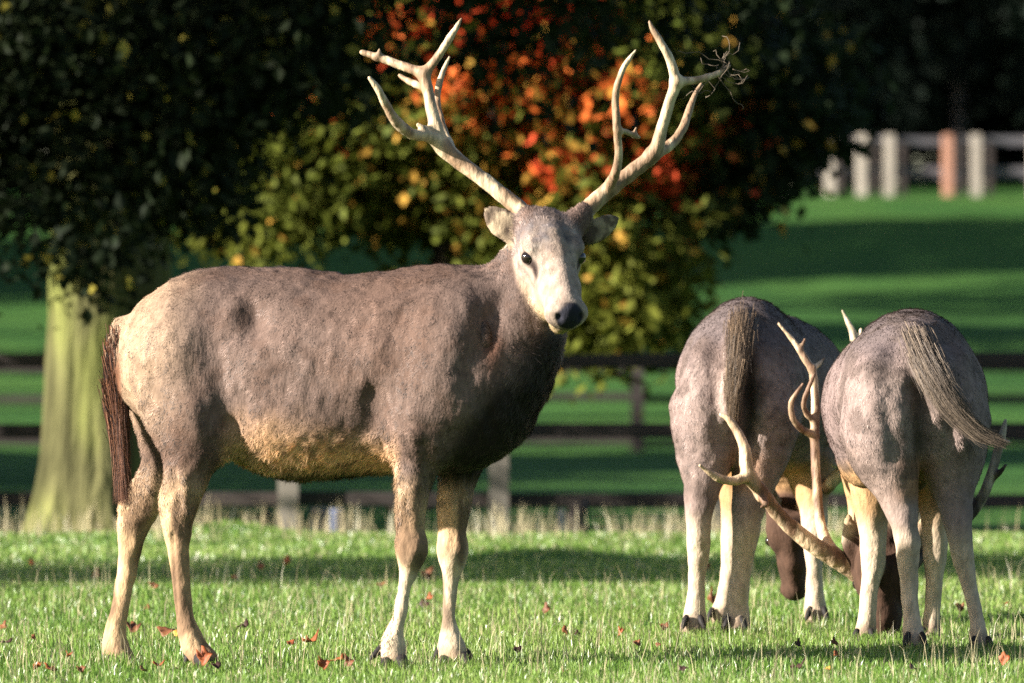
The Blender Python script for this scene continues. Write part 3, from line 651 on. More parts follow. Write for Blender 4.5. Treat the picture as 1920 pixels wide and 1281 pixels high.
def graze_col(cx, cyt, head, Yb, Yf, leftx):
    def f(p):
        z = p[:, 2]; nz = fbm(p, 6, 61, 3) - .5; Y = p[:, 1]
        c = np.repeat(lin((118, 101, 97))[None], len(p), 0)
        c = blend(c, lin((84, 75, 74)), sstep(.86, 1.05, z + nz * .16) * .75)
        c = blend(c, lin((96, 78, 66)), sstep(.5, .72, fbm(p, 4, 71, 3)) * .4)
        dx = (p[:, 0] - cx)
        c = blend(c, lin((168, 148, 134)), np.exp(-((dx + .02) / .17) ** 2) * sstep(Yb + .25, Yb, Y) * sstep(.99, .85, z) * .45)   # pale buttocks
        c = blend(c, lin((166, 130, 90)), sstep(.62, .54, z + nz * .1) * sstep(Yb + .12, Yb + .25, Y) * .9)                     # tawny belly
        c = blend(c, lin((150, 104, 60)), np.exp(-(dx / .06) ** 2) * sstep(.66, .60, z) * sstep(.46, .52, z) * .7)
        c = blend(c, lin((190, 170, 146)), sstep(.45, .30, z + nz * .14))
        c = blend(c, lin((120, 98, 82)), sstep(.09, .04, z) * .7)
        nk = sstep(.14, .10, np.abs(p[:, 0] - head.O[0])) * sstep(Yf - .55, Yf - .35, Y) * sstep(.66, .58, z)
        q = head.loc(p); hd = sstep(.20, .15, np.sqrt(q[:, 0] ** 2 + (np.clip(np.abs(q[:, 1] - .08) - .1, 0, 9)) ** 2 + (q[:, 2] + .03) ** 2))
        c = blend(c, lin((66, 48, 38)) * (.8 + .5 * (nz + .5))[:, None], np.maximum(hd, 0))
        c = blend(c, lin((52, 42, 38)), np.exp(-((dx - .01) / .035) ** 2) * sstep(Yb + .2, Yb, Y) * sstep(1.04, .95, z) * sstep(.60, .68, z) * .75)
        c = blend(c, lin((78, 66, 60)), sstep(.56, .68, fbm(p, 12, 87, 3)) * sstep(.4, .5, z) * .6)
        return c * (.80 + .4 * fbm(p, 18, 81, 3))[:, None]
    return f
def graze_flow(cx):
    def f(p, n):
        d = np.zeros_like(p); d[:, 0] = np.clip((p[:, 0] - cx) * 2.5, -.5, .5); d[:, 1] = -.5; d[:, 2] = -.9
        return d
    return f
c2x = P(1715, 0, 1.0)[0]; c1x = P(1392, 0, 2.3)[0]
d2, g2 = grazer('grazing deer whose tail is blown aside, antlers spread either side of its lowered head', (c2x, 1.4, 0), ((.88, .55, -.02), (1.68, 2.45, 1.16)), shape2,
                graze_col(c2x, 0, HD2, .95, 1.75, 0), graze_flow(c2x), 140000, 17, (0, 0, 1.0))
d1, g1 = grazer('grazing deer with its tail hanging straight down, head lowered between its forelegs', (c1x, 2.6, 0), ((.50, 1.78, -.02), (1.22, 3.80, 1.20)), shape1,
                graze_col(c1x, 0, HD1, 2.2, 3.05, 0), graze_flow(c1x), 130000, 19, (-322, -30, 2.2))
for rt, gp, H in ((d2, g2, HD2), (d1, g1, HD1)):
    for q_ in (-1, 1): eye(rt, gp, H.w(q_ * .0800, .021, -.006), .0190)
antler(d2, g2, [
    [(1622, 1084, 1.84, 22), (1600, 1068, 1.81, 21), (1560, 1042, 1.78, 20), (1520, 1018, 1.75, 18), (1470, 975, 1.72, 16), (1432, 925, 1.68, 15), (1402, 885, 1.66, 15), (1396, 840, 1.66, 11.5), (1380, 805, 1.67, 9.5), (1366, 785, 1.67, 7), (1352, 777, 1.67, 4)],
    [(1402, 892, 1.66, 13), (1376, 902, 1.62, 9.5), (1345, 895, 1.58, 8.5), (1314, 872, 1.55, 4)],
    [(1425, 925, 1.68, 12), (1436, 945, 1.64, 7), (1428, 950, 1.62, 3)],
    [(1566, 1044, 1.78, 17), (1546, 1012, 1.81, 13), (1535, 960, 1.85, 10.5), (1530, 880, 1.88, 9.5), (1528, 810, 1.90, 10), (1530, 765, 1.91, 9), (1524, 700, 1.92, 8.5), (1508, 668, 1.93, 7.5), (1488, 640, 1.94, 6), (1461, 606, 1.94, 3)],
    [(1528, 815, 1.90, 9), (1505, 805, 1.86, 8), (1487, 785, 1.83, 6.5), (1484, 755, 1.82, 5.5), (1497, 732, 1.81, 4.5), (1506, 718, 1.81, 2.5)],
    [(1528, 790, 1.90, 7), (1512, 775, 1.88, 6), (1506, 755, 1.86, 5.5), (1516, 725, 1.85, 5), (1527, 702, 1.85, 3)],
    [(1524, 690, 1.92, 6), (1535, 682, 1.95, 4.5), (1546, 670, 1.97, 2.5)], [(1530, 770, 1.9, 5), (1545, 766, 1.92, 3)], [(1500, 655, 1.93, 5), (1508, 636, 1.94, 2.5)]],
    (lin((204, 176, 142)), lin((116, 88, 68))), 5)
antler(d2, g2, [
    [(1682, 1082, 1.84, 21), (1708, 1058, 1.86, 19), (1745, 1018, 1.90, 15), (1785, 990, 1.92, 13), (1818, 968, 1.92, 11), (1842, 930, 1.92, 11), (1858, 890, 1.92, 10.5), (1872, 845, 1.92, 9.5), (1880, 815, 1.92, 8), (1886, 788, 1.92, 4)],
    [(1862, 895, 1.92, 8), (1876, 884, 1.90, 6), (1886, 872, 1.89, 3.5)], [(1876, 832, 1.92, 5), (1892, 828, 1.91, 3)],
    [(1745, 1020, 1.90, 12), (1738, 960, 1.96, 10), (1745, 880, 2.0, 8), (1738, 800, 2.05, 4)]], (lin((170, 154, 136)), lin((70, 60, 54))), 6)
antler(d1, g1, [
    [(1500, 955, 3.2, 17), (1522, 938, 3.1, 16), (1560, 905, 2.86, 14), (1600, 850, 2.85, 13), (1622, 780, 2.88, 12), (1620, 710, 2.92, 11), (1606, 655, 2.95, 10), (1598, 622, 2.96, 7.5), (1588, 600, 2.97, 5), (1579, 583, 2.97, 2.5)],
    [(1606, 652, 2.95, 7), (1612, 632, 2.96, 6), (1613, 616, 2.96, 3.5)], [(1603, 665, 2.95, 6), (1590, 658, 2.94, 4), (1580, 655, 2.93, 2.5)], [(1600, 850, 2.85, 12), (1580, 866, 2.8, 10), (1562, 872, 2.78, 6)]],
    (lin((200, 180, 150)), lin((140, 112, 90))), 8)
antler(d1, g1, [
    [(1456, 955, 3.2, 17), (1446, 930, 3.15, 15), (1420, 890, 3.0, 13), (1400, 820, 3.1, 12), (1398, 740, 3.2, 9), (1410, 680, 3.2, 5)],
    [(1420, 890, 3.0, 10), (1390, 870, 3.0, 8), (1370, 830, 3.0, 4)]], (lin((160, 140, 115)), lin((120, 96, 76))), 9)
for rt, gp, feet in ((d2, g2, ((1716, 1206, .88), (1840, 1214, .95), (1620, 1200, 1.58), (1744, 1198, 1.64))), (d1, g1, ((1300, 1174, 2.08), (1378, 1176, 2.14), (1348, 1160, 2.95), (1532, 1158, 2.86)))):
    for k_, (a, b_, Y) in enumerate(feet):
        for q_ in (-1, 1):
            hoof(rt, gp, P(a + q_ * 10, b_, Y + .02), P(a + q_ * 15, b_ + 26, Y + (.03 if k_ < 2 else .06)), (0, 0, 0), .021)
            dewclaw(rt, gp, P(a + q_ * 12, b_ - 20, Y - .03), P(a + q_ * 22, b_ + 8, Y - .06), .010)

def hair_tail(rt, gp, path, seed, n, spread, tone, w=.0008, fan=.0):
    g = np.random.default_rng(seed); pp = np.array([P(*q) for q in path]); m = len(pp) - 1
    t0 = g.random(n) * .70 * m; ln = g.uniform(.18, .40, n) * m
    def at(t): t = np.clip(t, 0, m); return np.stack([np.interp(t, np.arange(m + 1), pp[:, k_]) for k_ in range(3)], -1)
    seg = 4; off = g.normal(0, spread, (n, 3)); bend = g.normal(0, .016, (n, 3)); Cs = []
    for q in np.linspace(0, 1, seg + 1):
        tt = t0 + ln * q; fade = (1 - np.clip(tt / m, 0, 1) * .7)[:, None]
        Cs.append(at(tt) + off * fade * (1 + q * fan) + bend * q * q * fade)
    C = np.stack(Cs, 1); dv = norm(C[:, -1] - C[:, 0]); wv = norm(np.cross(dv, np.array([.1, 1, .1]) + g.normal(0, .3, (n, 3))))
    wd = (w * (1 - .85 * np.linspace(0, 1, seg + 1)))[None, :, None] * g.uniform(.6, 1.3, (n, 1, 1))
    VV = np.stack([C - wv[:, None] * wd, C + wv[:, None] * wd], 2).reshape(-1, 3)
    o = (np.arange(n) * (seg + 1) * 2)[:, None] + (np.arange(seg) * 2)[None]
    Q_ = np.stack([o, o + 1, o + 3, o + 2], -1).reshape(-1, 4)
    k_ = g.random(n)[:, None]; cc = np.repeat((tone[0] * k_ + tone[1] * (1 - k_)) * g.uniform(.6, 1.3, (n, 1)), (seg + 1) * 2, 0)
    obj('tail', build('tail', local(VV, gp), [Q_], cc), M_FUR, rt)
hair_tail(d2, g2, [(1712, 622, .95), (1728, 655, .86), (1750, 705, .80), (1775, 750, .78), (1805, 785, .78), (1840, 815, .78), (1885, 832, .78)], 31, 7500, .020, (lin((120, 104, 88)), lin((52, 44, 40))), fan=.3)
hair_tail(d1, g1, [(1392, 590, 2.22), (1388, 630, 2.04), (1380, 690, 1.99), (1374, 740, 1.98), (1372, 790, 1.99)], 33, 6000, .021, (lin((120, 98, 76)), lin((44, 36, 30))))

# dry grass caught on the stag's antler tip
g = np.random.default_rng(4); parts = []
for k_ in range(16):
    a = np.array([1352 + g.normal(0, 10), 128 + g.normal(0, 10), -.13]); pts = [P(*a)]
    d = g.normal(0, 1, 2)
    for q in range(9):
        d = d * .6 + g.normal(0, .8, 2); a = a + np.array([d[0] * 6, d[1] * 6, g.normal(0, .008)])
        if k_ > 12: a[1] += (-9, 9, 9)[k_ - 13]; a[0] += (3.0, .5, 1.0)[k_ - 13]
        pts.append(P(*a))
    parts.append(tube(pts, [.0011] * len(pts), 4))
Vw, Fw = merge(parts)
obj('grass_wisp', build('grass_wisp', Vw, Fw), mat('withered_grass', .8, (.10, .075, .05)), None, 'wisp of dry brown grass tangled round an antler tip of the standing stag', 'grass wisp')

# ------------------------------------------------------------------ trees
def leaf_mesh(name, lobes, colf, seed, size=.075, per=46, clump=.16, ploc=(0, 0, 0)):
    """lobes: (centre xyz, radii xyz, clump count) in world; each leaf a bent two-triangle blade"""
    g = np.random.default_rng(seed); C, cid = [], []
    for c, r, n in lobes:
        d = norm(g.normal(0, 1, (n, 3))); rad = g.random(n) ** .45
        q = np.array(c) + d * rad[:, None] * np.array(r) * (.75 + .5 * fbm(d + np.array(c), 2.2, seed, 2))[:, None]
        C.append(q)
    C = np.concatenate(C); n = len(C) * per
    ci = np.repeat(np.arange(len(C)), per)
    cs = g.uniform(.6, 1.4, len(C)) * clump
    p = C[ci] + g.normal(0, 1, (n, 3)) * cs[ci][:, None] * [1, 1, .75]
    ax = norm(g.normal(0, 1, (n, 3)) + [0, 0, -.5]); sd = norm(np.cross(ax, g.normal(0, 1, (n, 3)) + [0, 0, 1.2])); nn = np.cross(ax, sd)
    L = (size * g.uniform(.6, 1.35, n))[:, None]
    VV = np.stack([p - ax * L, p - sd * L * .62 + nn * L * .18, p + ax * L, p + sd * L * .62 + nn * L * .18], 1).reshape(-1, 3)
    o = np.arange(n)[:, None] * 4
    T_ = np.concatenate([o + [0, 1, 2], o + [0, 2, 3]])
    c = colf(p, C[ci], g) * g.uniform(.7, 1.35, (n, 1))
    return build(name, local(VV, ploc), [T_], np.repeat(c, 4, 0), False)

def limb_mesh(pts, r0, r1, seg=9, seed=0):
    g = np.random.default_rng(seed); pts = np.array(pts, float); q = np.linspace(0, len(pts) - 1, 4 * (len(pts) - 1) + 1)
    fine = np.stack([np.interp(q, np.arange(len(pts)), pts[:, k_]) for k_ in range(3)], -1); fine[1:-1] += g.normal(0, .02, (len(fine) - 2, 3))
    return tube(fine, np.linspace(r0, r1, len(fine)), seg)

def trunk_mesh(base, top, r0, r1, flare, seed, tone, ploc, rings=46, seg=48):
    base = np.array(base); top = np.array(top); q = np.linspace(0, 1, rings); th = np.linspace(0, 2 * np.pi, seg, endpoint=False)
    H = top[2] - base[2]; z = q * H
    R = (r0 + (r1 - r0) * q) + flare * np.exp(-z / .28)
    lob = 1 + (.015 + .10 * np.exp(-z / .25))[:, None] * np.sin(th * 5 + seed)[None] + .04 * np.sin(th * 3 + 1)[None]
    Pd = np.stack([np.cos(th)[None].repeat(rings, 0), np.sin(th)[None].repeat(rings, 0), z[:, None].repeat(seg, 1) * .35], -1)
    lob = lob * (.92 + .16 * fbm(Pd, 7, seed, 4))
    ctr = base + (top - base) * q[:, None]
    V_ = np.stack([ctr[:, None, 0] + R[:, None] * lob * np.cos(th), ctr[:, None, 1] + R[:, None] * lob * np.sin(th), np.repeat(ctr[:, 2:3], seg, 1)], -1).reshape(-1, 3)
    i = np.arange(rings - 1)[:, None] * seg; j = np.arange(seg)[None]; k_ = (j + 1) % seg
    Q_ = np.stack([i + j, i + k_, i + seg + k_, i + seg + j], -1).reshape(-1, 4)
    m_ = fbm(V_ * [1, 1, .5], 3.2, seed, 3)
    c = blend(np.repeat(tone[0][None], len(V_), 0), tone[1], sstep(.35, .65, m_))
    return V_, [Q_], c

def bark_part(name, parts, tone, parent, ploc):
    V_, F_ = merge(parts); c = np.repeat((tone[0] * .5 + tone[1] * .5)[None], len(V_), 0)
    return obj(name, build(name, local(V_, ploc), F_, c), M_BARK, parent)

MOSS = (lin((106, 110, 58)), lin((86, 84, 54))); BARKD = (lin((70, 60, 50)), lin((52, 48, 42)))
# big mossy tree
YT = 17.6; tb = np.array([P(190, 1000, YT)[0], YT, 0]); tb[2] = gz(tb[0], tb[1]) - .05
oak = root('tree', tb, 'massive mossy trunk with dark spreading canopy behind the standing stag', 'tree')
Vt, Ft, ct = trunk_mesh(tb, tb + np.array([.06, .1, 3.0]), .375, .33, .12, 2, MOSS, tb)
obj('trunk', build('trunk', local(Vt, tb), Ft, ct), M_BARK, oak)
tt = tb + np.array([.06, .1, 2.85])
for k_, e in enumerate([(-3.5, -.8, 2.6), (2.6, .5, 1.9), (-1.2, 2.5, 3.5), (1.0, -1.9, 3.6), (.3, .2, 5.5), (-2.6, 1.6, .9)]):
    e = np.array(e); bark_part('limb', [limb_mesh([tt, tt + e * .35 + [0, 0, .25], tt + e * .7 + [0, 0, .15], tt + e], .17, .035, seed=k_)], MOSS, oak, tb)
# low leafy bough crossing the trunk
bark_part('limb', [limb_mesh([tt + [0, -.2, -.5], tt + [.15, -.9, -.75], tt + [.1, -1.4, -1.05]], .06, .015, seed=9)], BARKD, oak, tb)
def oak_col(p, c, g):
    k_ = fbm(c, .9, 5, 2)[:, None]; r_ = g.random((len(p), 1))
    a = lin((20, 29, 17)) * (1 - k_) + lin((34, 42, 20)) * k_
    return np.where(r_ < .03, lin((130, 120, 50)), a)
lob = [(tb + [0, .5, 6.2], (4.6, 3.6, 3.6), 620), (tb + [-3.2, 0, 4.1], (2.6, 2.4, 1.6), 220), (tb + [2.4, .6, 3.9], (1.9, 1.8, 1.35), 190), (tb + [-.9, 1.6, 3.2], (1.6, 1.4, .7), 110), (tb + [.6, 2.0, 3.0], (1.3, 1.2, .75), 100),
       (P(-60, 330, 16.6), (.55, .5, .42), 22), (P(30, 390, 16.4), (.35, .3, .25), 10), (P(180, 480, 15.9), (.22, .2, .12), 5), (P(330, 300, 16.6), (.55, .5, .40), 26), (P(60, 150, 16.6), (.9, .6, .5), 60), (P(420, 120, 16.8), (.9, .6, .5), 60)]
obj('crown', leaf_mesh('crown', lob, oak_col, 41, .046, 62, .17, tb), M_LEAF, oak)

# autumn maple
YM = 26.0; mb = np.array([P(768, 1000, YM)[0], YM, 0]); mb[2] = gz(mb[0], mb[1]) - .05
maple = root('tree', mb, 'broad maple turning orange, red and yellow behind the stag and its antlers', 'tree')
Vt, Ft, ct = trunk_mesh(mb, mb + np.array([.3, .3, 2.2]), .12, .10, .05, 4, BARKD, mb, 30, 24)
obj('trunk', build('trunk', local(Vt, mb), Ft, ct), M_BARK, maple)
mt = mb + np.array([.3, .3, 2.1])
for k_, e in enumerate([(1.7, -.3, .9), (2.6, .4, 1.6), (-1.2, .2, 1.3), (.6, .3, 3.2), (1.2, -.8, 2.4), (.9, -.6, -.2)]):
    e = np.array(e); bark_part('limb', [limb_mesh([mt, mt + e * .35 + [0, 0, .15], mt + e * .7 + [0, 0, .1], mt + e], .075, .015, seed=20 + k_)], BARKD, maple, mb)
HOT = [(960, 40, 130, 120), (770, 70, 60, 60), (1000, 110, 70, 60), (830, 30, 80, 50), (1010, 290, 70, 70), (860, 150, 70, 60), (1110, 190, 110, 70), (1010, 20, 100, 60), (1250, 330, 70, 50), (1340, 230, 40, 40), (580, 195, 40, 30)]
def maple_col(p, c, g):
    D = c[:, 1] + CAM_D; x = 960 + c[:, 0] * F_PX / 46; z = 640 - (c[:, 2] - CAM_H) * F_PX / 46
    k_ = fbm(c, 1.3, 9, 2)[:, None]
    a = lin((54, 70, 26)) * (1 - k_) + lin((110, 112, 40)) * k_
    shade_side = sstep(1230, 1400, x + (k_[:, 0] - .5) * 120)
    a = blend(a, lin((28, 40, 25)), shade_side * .95)  # shaded side of the crown painted into the leaf colour
    hot = np.zeros(len(p))
    for hx, hz, sx_, sz_ in HOT: hot = np.maximum(hot, np.exp(-((x - hx) / sx_ / .8) ** 2 - ((z - hz) / sz_ / .8) ** 2))
    hotc = np.where((fbm(c, 2.1, 13, 1) > .5)[:, None], lin((206, 104, 46)), lin((196, 74, 40)))
    r_ = g.random(len(p))
    a = np.where((r_ < hot * 1.1)[:, None], hotc, a)
    yel = np.exp(-((x - 1000) / 260) ** 2 - ((z - 260) / 200) ** 2)
    a = np.where(((r_ > .62) & (g.random(len(p)) < yel * .75 + .06))[:, None], lin((172, 132, 56)), a)
    return a
def LB(px, py, Y, rx, ry, rz, n): return (P(px, py, Y), (rx, ry, rz), n)
lobm = [LB(1000, 150, 26.3, 1.5, 1.1, 1.0, 190), LB(1090, 420, 26.2, 1.05, .9, .85, 105), LB(1330, 170, 26.8, .95, .9, .85, 150), LB(1440, 230, 27.0, .55, .6, .62, 60), LB(640, 280, 26.5, 1.0, .9, .72, 130), LB(800, 380, 26.8, .8, .8, .42, 60),
        LB(480, 410, 26.8, .50, .6, .24, 26), LB(1180, 560, 26.3, .55, .5, .42, 36), LB(1350, 330, 26.7, .5, .6, .42, 40), LB(1050, -430, 27.2, 2.2, 1.5, 1.5, 190), LB(700, 80, 26.6, 1.0, 1, .8, 90), LB(1090, 670, 26.0, .1, .1, .12, 2)]
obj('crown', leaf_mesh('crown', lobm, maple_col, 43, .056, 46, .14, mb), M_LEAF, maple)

# woodland trees: one pattern, copied (far wood beyond the paddock, and the wood's edge out to the left that shades the field)
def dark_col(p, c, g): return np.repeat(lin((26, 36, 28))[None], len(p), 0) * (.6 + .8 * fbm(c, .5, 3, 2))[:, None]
def wood_tree(seed, h, low=True, dens=1.0):
    g = np.random.default_rng(seed); rt = root('tree', (0, 0, 0), 'x', 'tree', None)
    Vt, Ft, ct = trunk_mesh((0, 0, -.2), (.2, .1, h * .7), .28, .10, .15, seed, (lin((96, 90, 88)), lin((70, 66, 66))), (0, 0, 0), 30, 20)
    obj('trunk', build('trunk', Vt, Ft, ct), M_BARK, rt)
    lobes = [((0, 0, h * .55), (3.0, 3.0, h * .45), 330), ((1.4, .6, h * .36), (2, 2, h * .28), 130), ((-1.5, -.4, h * .34), (2, 2, h * .28), 130)] if low else \
            [((0, 0, h * .74), (3.2, 3.2, h * .26), 330), ((1.6, .6, h * .66), (2.2, 2.2, h * .16), 120), ((-1.6, -.4, h * .66), (2.2, 2.2, h * .16), 120)]
    lobes = [(c, r_, int(n * dens)) for c, r_, n in lobes]
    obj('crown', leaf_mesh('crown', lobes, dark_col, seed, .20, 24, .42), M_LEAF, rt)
    return rt
def copy_tree(rt):
    r_ = rt.copy(); COL.objects.link(r_)
    for ch in rt.children:
        c = ch.copy(); COL.objects.link(c); c.parent = r_
    return r_
protos = [wood_tree(51, 14), wood_tree(52, 16), wood_tree(53, 18, False), wood_tree(54, 18, False, .38)]
usedp = [False] * 4
def place_tree(k_, x, y, rz, sc_, label, group):
    r_ = protos[k_] if not usedp[k_] else copy_tree(protos[k_]); usedp[k_] = True
    r_.location = (x, y, float(gz(x, y)) - .1); r_.rotation_euler = (0, 0, rz); r_.scale = (sc_,) * 3
    r_['label'] = label; r_['group'] = group
g = np.random.default_rng(77)
for row, (Y, xs_) in enumerate(((128, np.arange(-24, 46, 3.8)), (133, np.arange(-24, 46, 3.6)), (139, np.arange(-24, 46, 3.8)))):
    for x in xs_:
        place_tree(int(g.integers(2)), x + g.normal(0, .6), Y + g.normal(0, 1.2), g.uniform(0, 6.28), g.uniform(.85, 1.15), 'tall dark woodland tree behind the pale-posted far fence', 'dark woodland beyond the far fence')
for x, y in ((-14, 33), (-16, 40), (-15, 47), (-15.5, 57), (-17, 65), (-18, 72), (-17, 79), (-20, 88), (-20, 94), (-26, 113), (-24, 119), (-27, 125)):  # the last three are added to shade the far wood
    place_tree(3 if (int(y) % 2 and y < 100) else int(g.integers(2)), x + g.normal(0, .5), y, g.uniform(0, 6.28), g.uniform(1.1, 1.3), 'leafy tree at the unseen edge of the meadow, shading field and wood', 'trees along the meadow edge')
for x, y, k_, s_ in ((-13.5, 16.9, 2, 1.0), (-18.5, 10.6, 2, 1.15), (-15, 3.5, 3, .50)):  # unseen; the first two are added to darken the big tree's canopy
    place_tree(k_, x, y, 1.1, s_, 'leafy tree at the unseen edge of the meadow, shading field and wood', 'trees along the meadow edge')

# unseen thorn bushes added on the left to shade the field
def bush_col(p, c, g): return np.repeat(lin((48, 62, 32))[None], len(p), 0) * (.6 + .8 * fbm(c, 1.1, 3, 2))[:, None]
shade_bush = root('bush', (0, 0, 0), 'tall thorn bush added out of view to shade the field', 'bush', 'unseen thorn bushes shading the field')
obj('foliage', leaf_mesh('foliage', [((0, 0, 1.9), (1.25, 1.25, 1.9), 150), ((.5, .7, 1.2), (.9, .9, 1.1), 50), ((-.5, -.7, 1.3), (.9, .9, 1.2), 50)], bush_col, 63, .07, 30, .22), M_LEAF, shade_bush)
for k_, e in enumerate(((0, 0, 2.6), (.5, .4, 2.2), (-.5, -.3, 2.3))):
    V_, F_ = limb_mesh([(0, 0, -.1), np.array(e) * .5 + [.05, 0, 0], e], .07, .015, seed=70 + k_)
    obj('stem', build('stem', V_, F_, np.repeat(BARKD[1][None], len(V_), 0)), M_BARK, shade_bush)
for k_, (x, y) in enumerate(((-7.3, 19.6), (-7.6, 21.9), (-7.2, 24.6), (-7.9, 26.6), (-7.4, 29.3), (-7.8, 31.4), (-7.5, 34.2), (-8.0, 36.4), (-7.6, 38.8))):
    b0 = shade_bush if k_ == 0 else copy_tree(shade_bush)
    b0.location = (x, y, float(gz(x, y)) - .05); b0.rotation_euler = (0, 0, k_ * 1.7); b0.scale = (1.05 + .1 * math.sin(k_ * 2.1),) * 3

# undergrowth below the far wood
g = np.random.default_rng(5); ul = []
for x in np.arange(-20, 44, 1.9):
    y = 131 + g.normal(0, 1.5); ul.append(((x, y, float(gz(x, y)) + 1.2), (1.6, 1.3, 1.9), 42))
obj('undergrowth', leaf_mesh('undergrowth', ul, dark_col, 57, .22, 22, .40), M_LEAF, None, 'dark tangled undergrowth filling the foot of the far wood', 'undergrowth', None, 'stuff')

# ------------------------------------------------------------------ fences
def box(c, s, bev=.008, rot=0.0, jit=None):
    x, y, z = np.array(s) / 2; b_ = min(bev, min(x, y, z) * .5)
    V_ = []
    for zz, k_ in ((-z, b_), (-z + b_, 0), (z - b_, 0), (z, b_)):
        for sx_, sy_ in ((-1, -1), (1, -1), (1, 1), (-1, 1)): V_.append((sx_ * (x - k_), sy_ * (y - k_), zz))
    V_ = np.array(V_)
    if rot: cr, sr = math.cos(rot), math.sin(rot); V_ = V_ @ np.array([[cr, 0, -sr], [0, 1, 0], [sr, 0, cr]])
    Q_ = [[0, 3, 2, 1], [12, 13, 14, 15]]
    for k_ in range(3):
        for j in range(4): Q_.append([k_ * 4 + j, k_ * 4 + (j + 1) % 4, k_ * 4 + 4 + (j + 1) % 4, k_ * 4 + 4 + j])
    return V_ + np.array(c), [np.array(Q_)]
def bar(name, c, s, m, parent, ploc, rot=0.0):
    V_, F_ = box(c, s, rot=rot); return obj(name, build(name, local(V_, ploc), F_, None, False), m, parent)

def fence(name, label, Y, post_px, post_w, top, base, rails, rail_h, mp, mr, x0, x1, depth=.09, post_mats=None):
    ox = P(960, 0, Y)[0]; o = np.array([ox, Y, float(gz(ox, Y))]); f = root(name, o, label, 'fence')
    s_ = sx(Y)
    for k_, q in enumerate(post_px):
        a = P(q, top, Y); zb = float(gz(a[0], Y)) - .1; h_ = a[2] - zb
        bar('post', (a[0], Y, zb + h_ / 2), (post_w * s_, depth, h_), post_mats[k_ % len(post_mats)] if post_mats else mp, f, o, rot=rng.normal(0, .006))
    edges = sorted([x0] + list(post_px) + [x1])
    for r_ in rails:
        for a, b_ in zip(edges[:-1], edges[1:]):
            pa, pb = P(a, r_, Y + depth / 2 + .025), P(b_, r_, Y + depth / 2 + .025)
            bar('rail', ((pa[0] + pb[0]) / 2, pa[1], pa[2] + rng.normal(0, .006)), (pb[0] - pa[0] + .004, .04, rail_h * s_), mr, f, o, rot=rng.normal(0, .006))
    return f
fence('fence', 'grey post and dark rail fence running directly behind the deer', 20.0, [-650, -252, 145, 540, 935, 1335, 1730, 2125, 2520], 38, 650, 1000, [674, 806, 937], 26, M_WOOD_GREY, M_WOOD_DARK, -820, 2700)
fence('fence', 'dark post and rail fence further off across the paddock', 50.0, [-800, -300, 200, 700, 1195, 1690, 2190, 2690], 24, 660, 845, [690, 747, 868 - 42], 15, M_WOOD_DARK, M_WOOD_DARK, -900, 2900, .12)
fence('fence', 'far fence with pale and reddish posts on top of the rise before the wood', 114.0, [1352, 1460, 1556, 1615, 1667, 1777, 1830, 1940, 2000, 2110, 2170, 2280, 2350, 2460, 2530, 2640, 2750, 2860, 2980, 3100, 3220, 3340], 18, 252, 360, [262, 318], 11, M_WOOD_PALE, M_RAIL_FAR, 1200, 3500, .2,
      [M_WOOD_PALE, M_WOOD_PALE, M_WOOD_PALE, M_WOOD_PALE, M_WOOD_PALE, M_WOOD_RED, M_WOOD_PALE])
fence('fence', 'second far fence of grey posts standing close behind the pale posts', 115.6, [1390, 1500, 1575, 1640, 1692, 1800, 1855, 1960], 12, 258, 360, [268, 330], 9, M_WOOD_DARK, M_RAIL_FAR, 1200, 2300, .2)

# stumps and blocks by the near fence
def stump(px, top, w_, Y, m, label, taper=.9):
    a = P(px, top, Y); zb = float(gz(a[0], Y)) - .08; r_ = w_ * sx(Y) / 2; h_ = a[2] - zb
    q = np.linspace(0, 1, 7); g_ = np.random.default_rng(int(px))
    V_, F_ = tube([(a[0] + .02 * k_ * g_.normal(), Y, zb + h_ * k_) for k_ in q], r_ * (1.1 - (1.1 - taper) * q) * g_.uniform(.94, 1.06, 7), 12)
    obj('stump', build('stump', V_, F_), m, None, label, 'stump')
stump(492, 958, 17, 18.2, M_WOOD_DARK, 'thin dark stake left of the grey fence post under the stag')
stump(1052, 955, 16, 18.6, M_WOOD_PALE, 'short pale cut stake beside a dark stump by the fence')
stump(1083, 938, 38, 19.2, M_WOOD_DARK, 'short dark wooden stump in front of the near fence')
M_BLUE = mat('blue_grey_plastic', .5, (.10, .12, .20), noise=(5, (1, 1, 1), .8, 1.1)); M_SLATE = mat('grey_trough', .7, (.12, .115, .15), noise=(5, (1, 1, 1), .8, 1.1))
def tub(px, top, w_, Y, m, label):
    a = P(px, top, Y); zb = float(gz(a[0], Y)) - .03; h_ = a[2] - zb; r_ = w_ * sx(Y) / 2; rr = np.array([.82, .86, .98, 1.04, 1.04, .97, .93, .80]); zz = np.array([0, .05, .9, .92, 1.0, 1.0, .92, .12])
    th = np.linspace(0, 2 * np.pi, 20, endpoint=False)
    V_ = np.stack([a[0] + r_ * rr[:, None] * np.cos(th), Y + r_ * rr[:, None] * np.sin(th), np.repeat((zb + h_ * zz)[:, None], 20, 1)], -1).reshape(-1, 3)
    i = np.arange(7)[:, None] * 20; j = np.arange(20)[None]; k_ = (j + 1) % 20
    Q_ = np.stack([i + j, i + k_, i + 20 + k_, i + 20 + j], -1).reshape(-1, 4)
    obj('feed_tub', build('feed_tub', V_, [Q_, np.array([np.arange(20)[::-1]]), np.array([140 + np.arange(20)])]), m, None, label, 'tub')
tub(600, 952, 38, 18.3, M_SLATE, 'grey feed tub in the grass before the fence, under the stag')
tub(632, 954, 24, 18.5, M_BLUE, 'blue feed tub half hidden behind the grey tub')

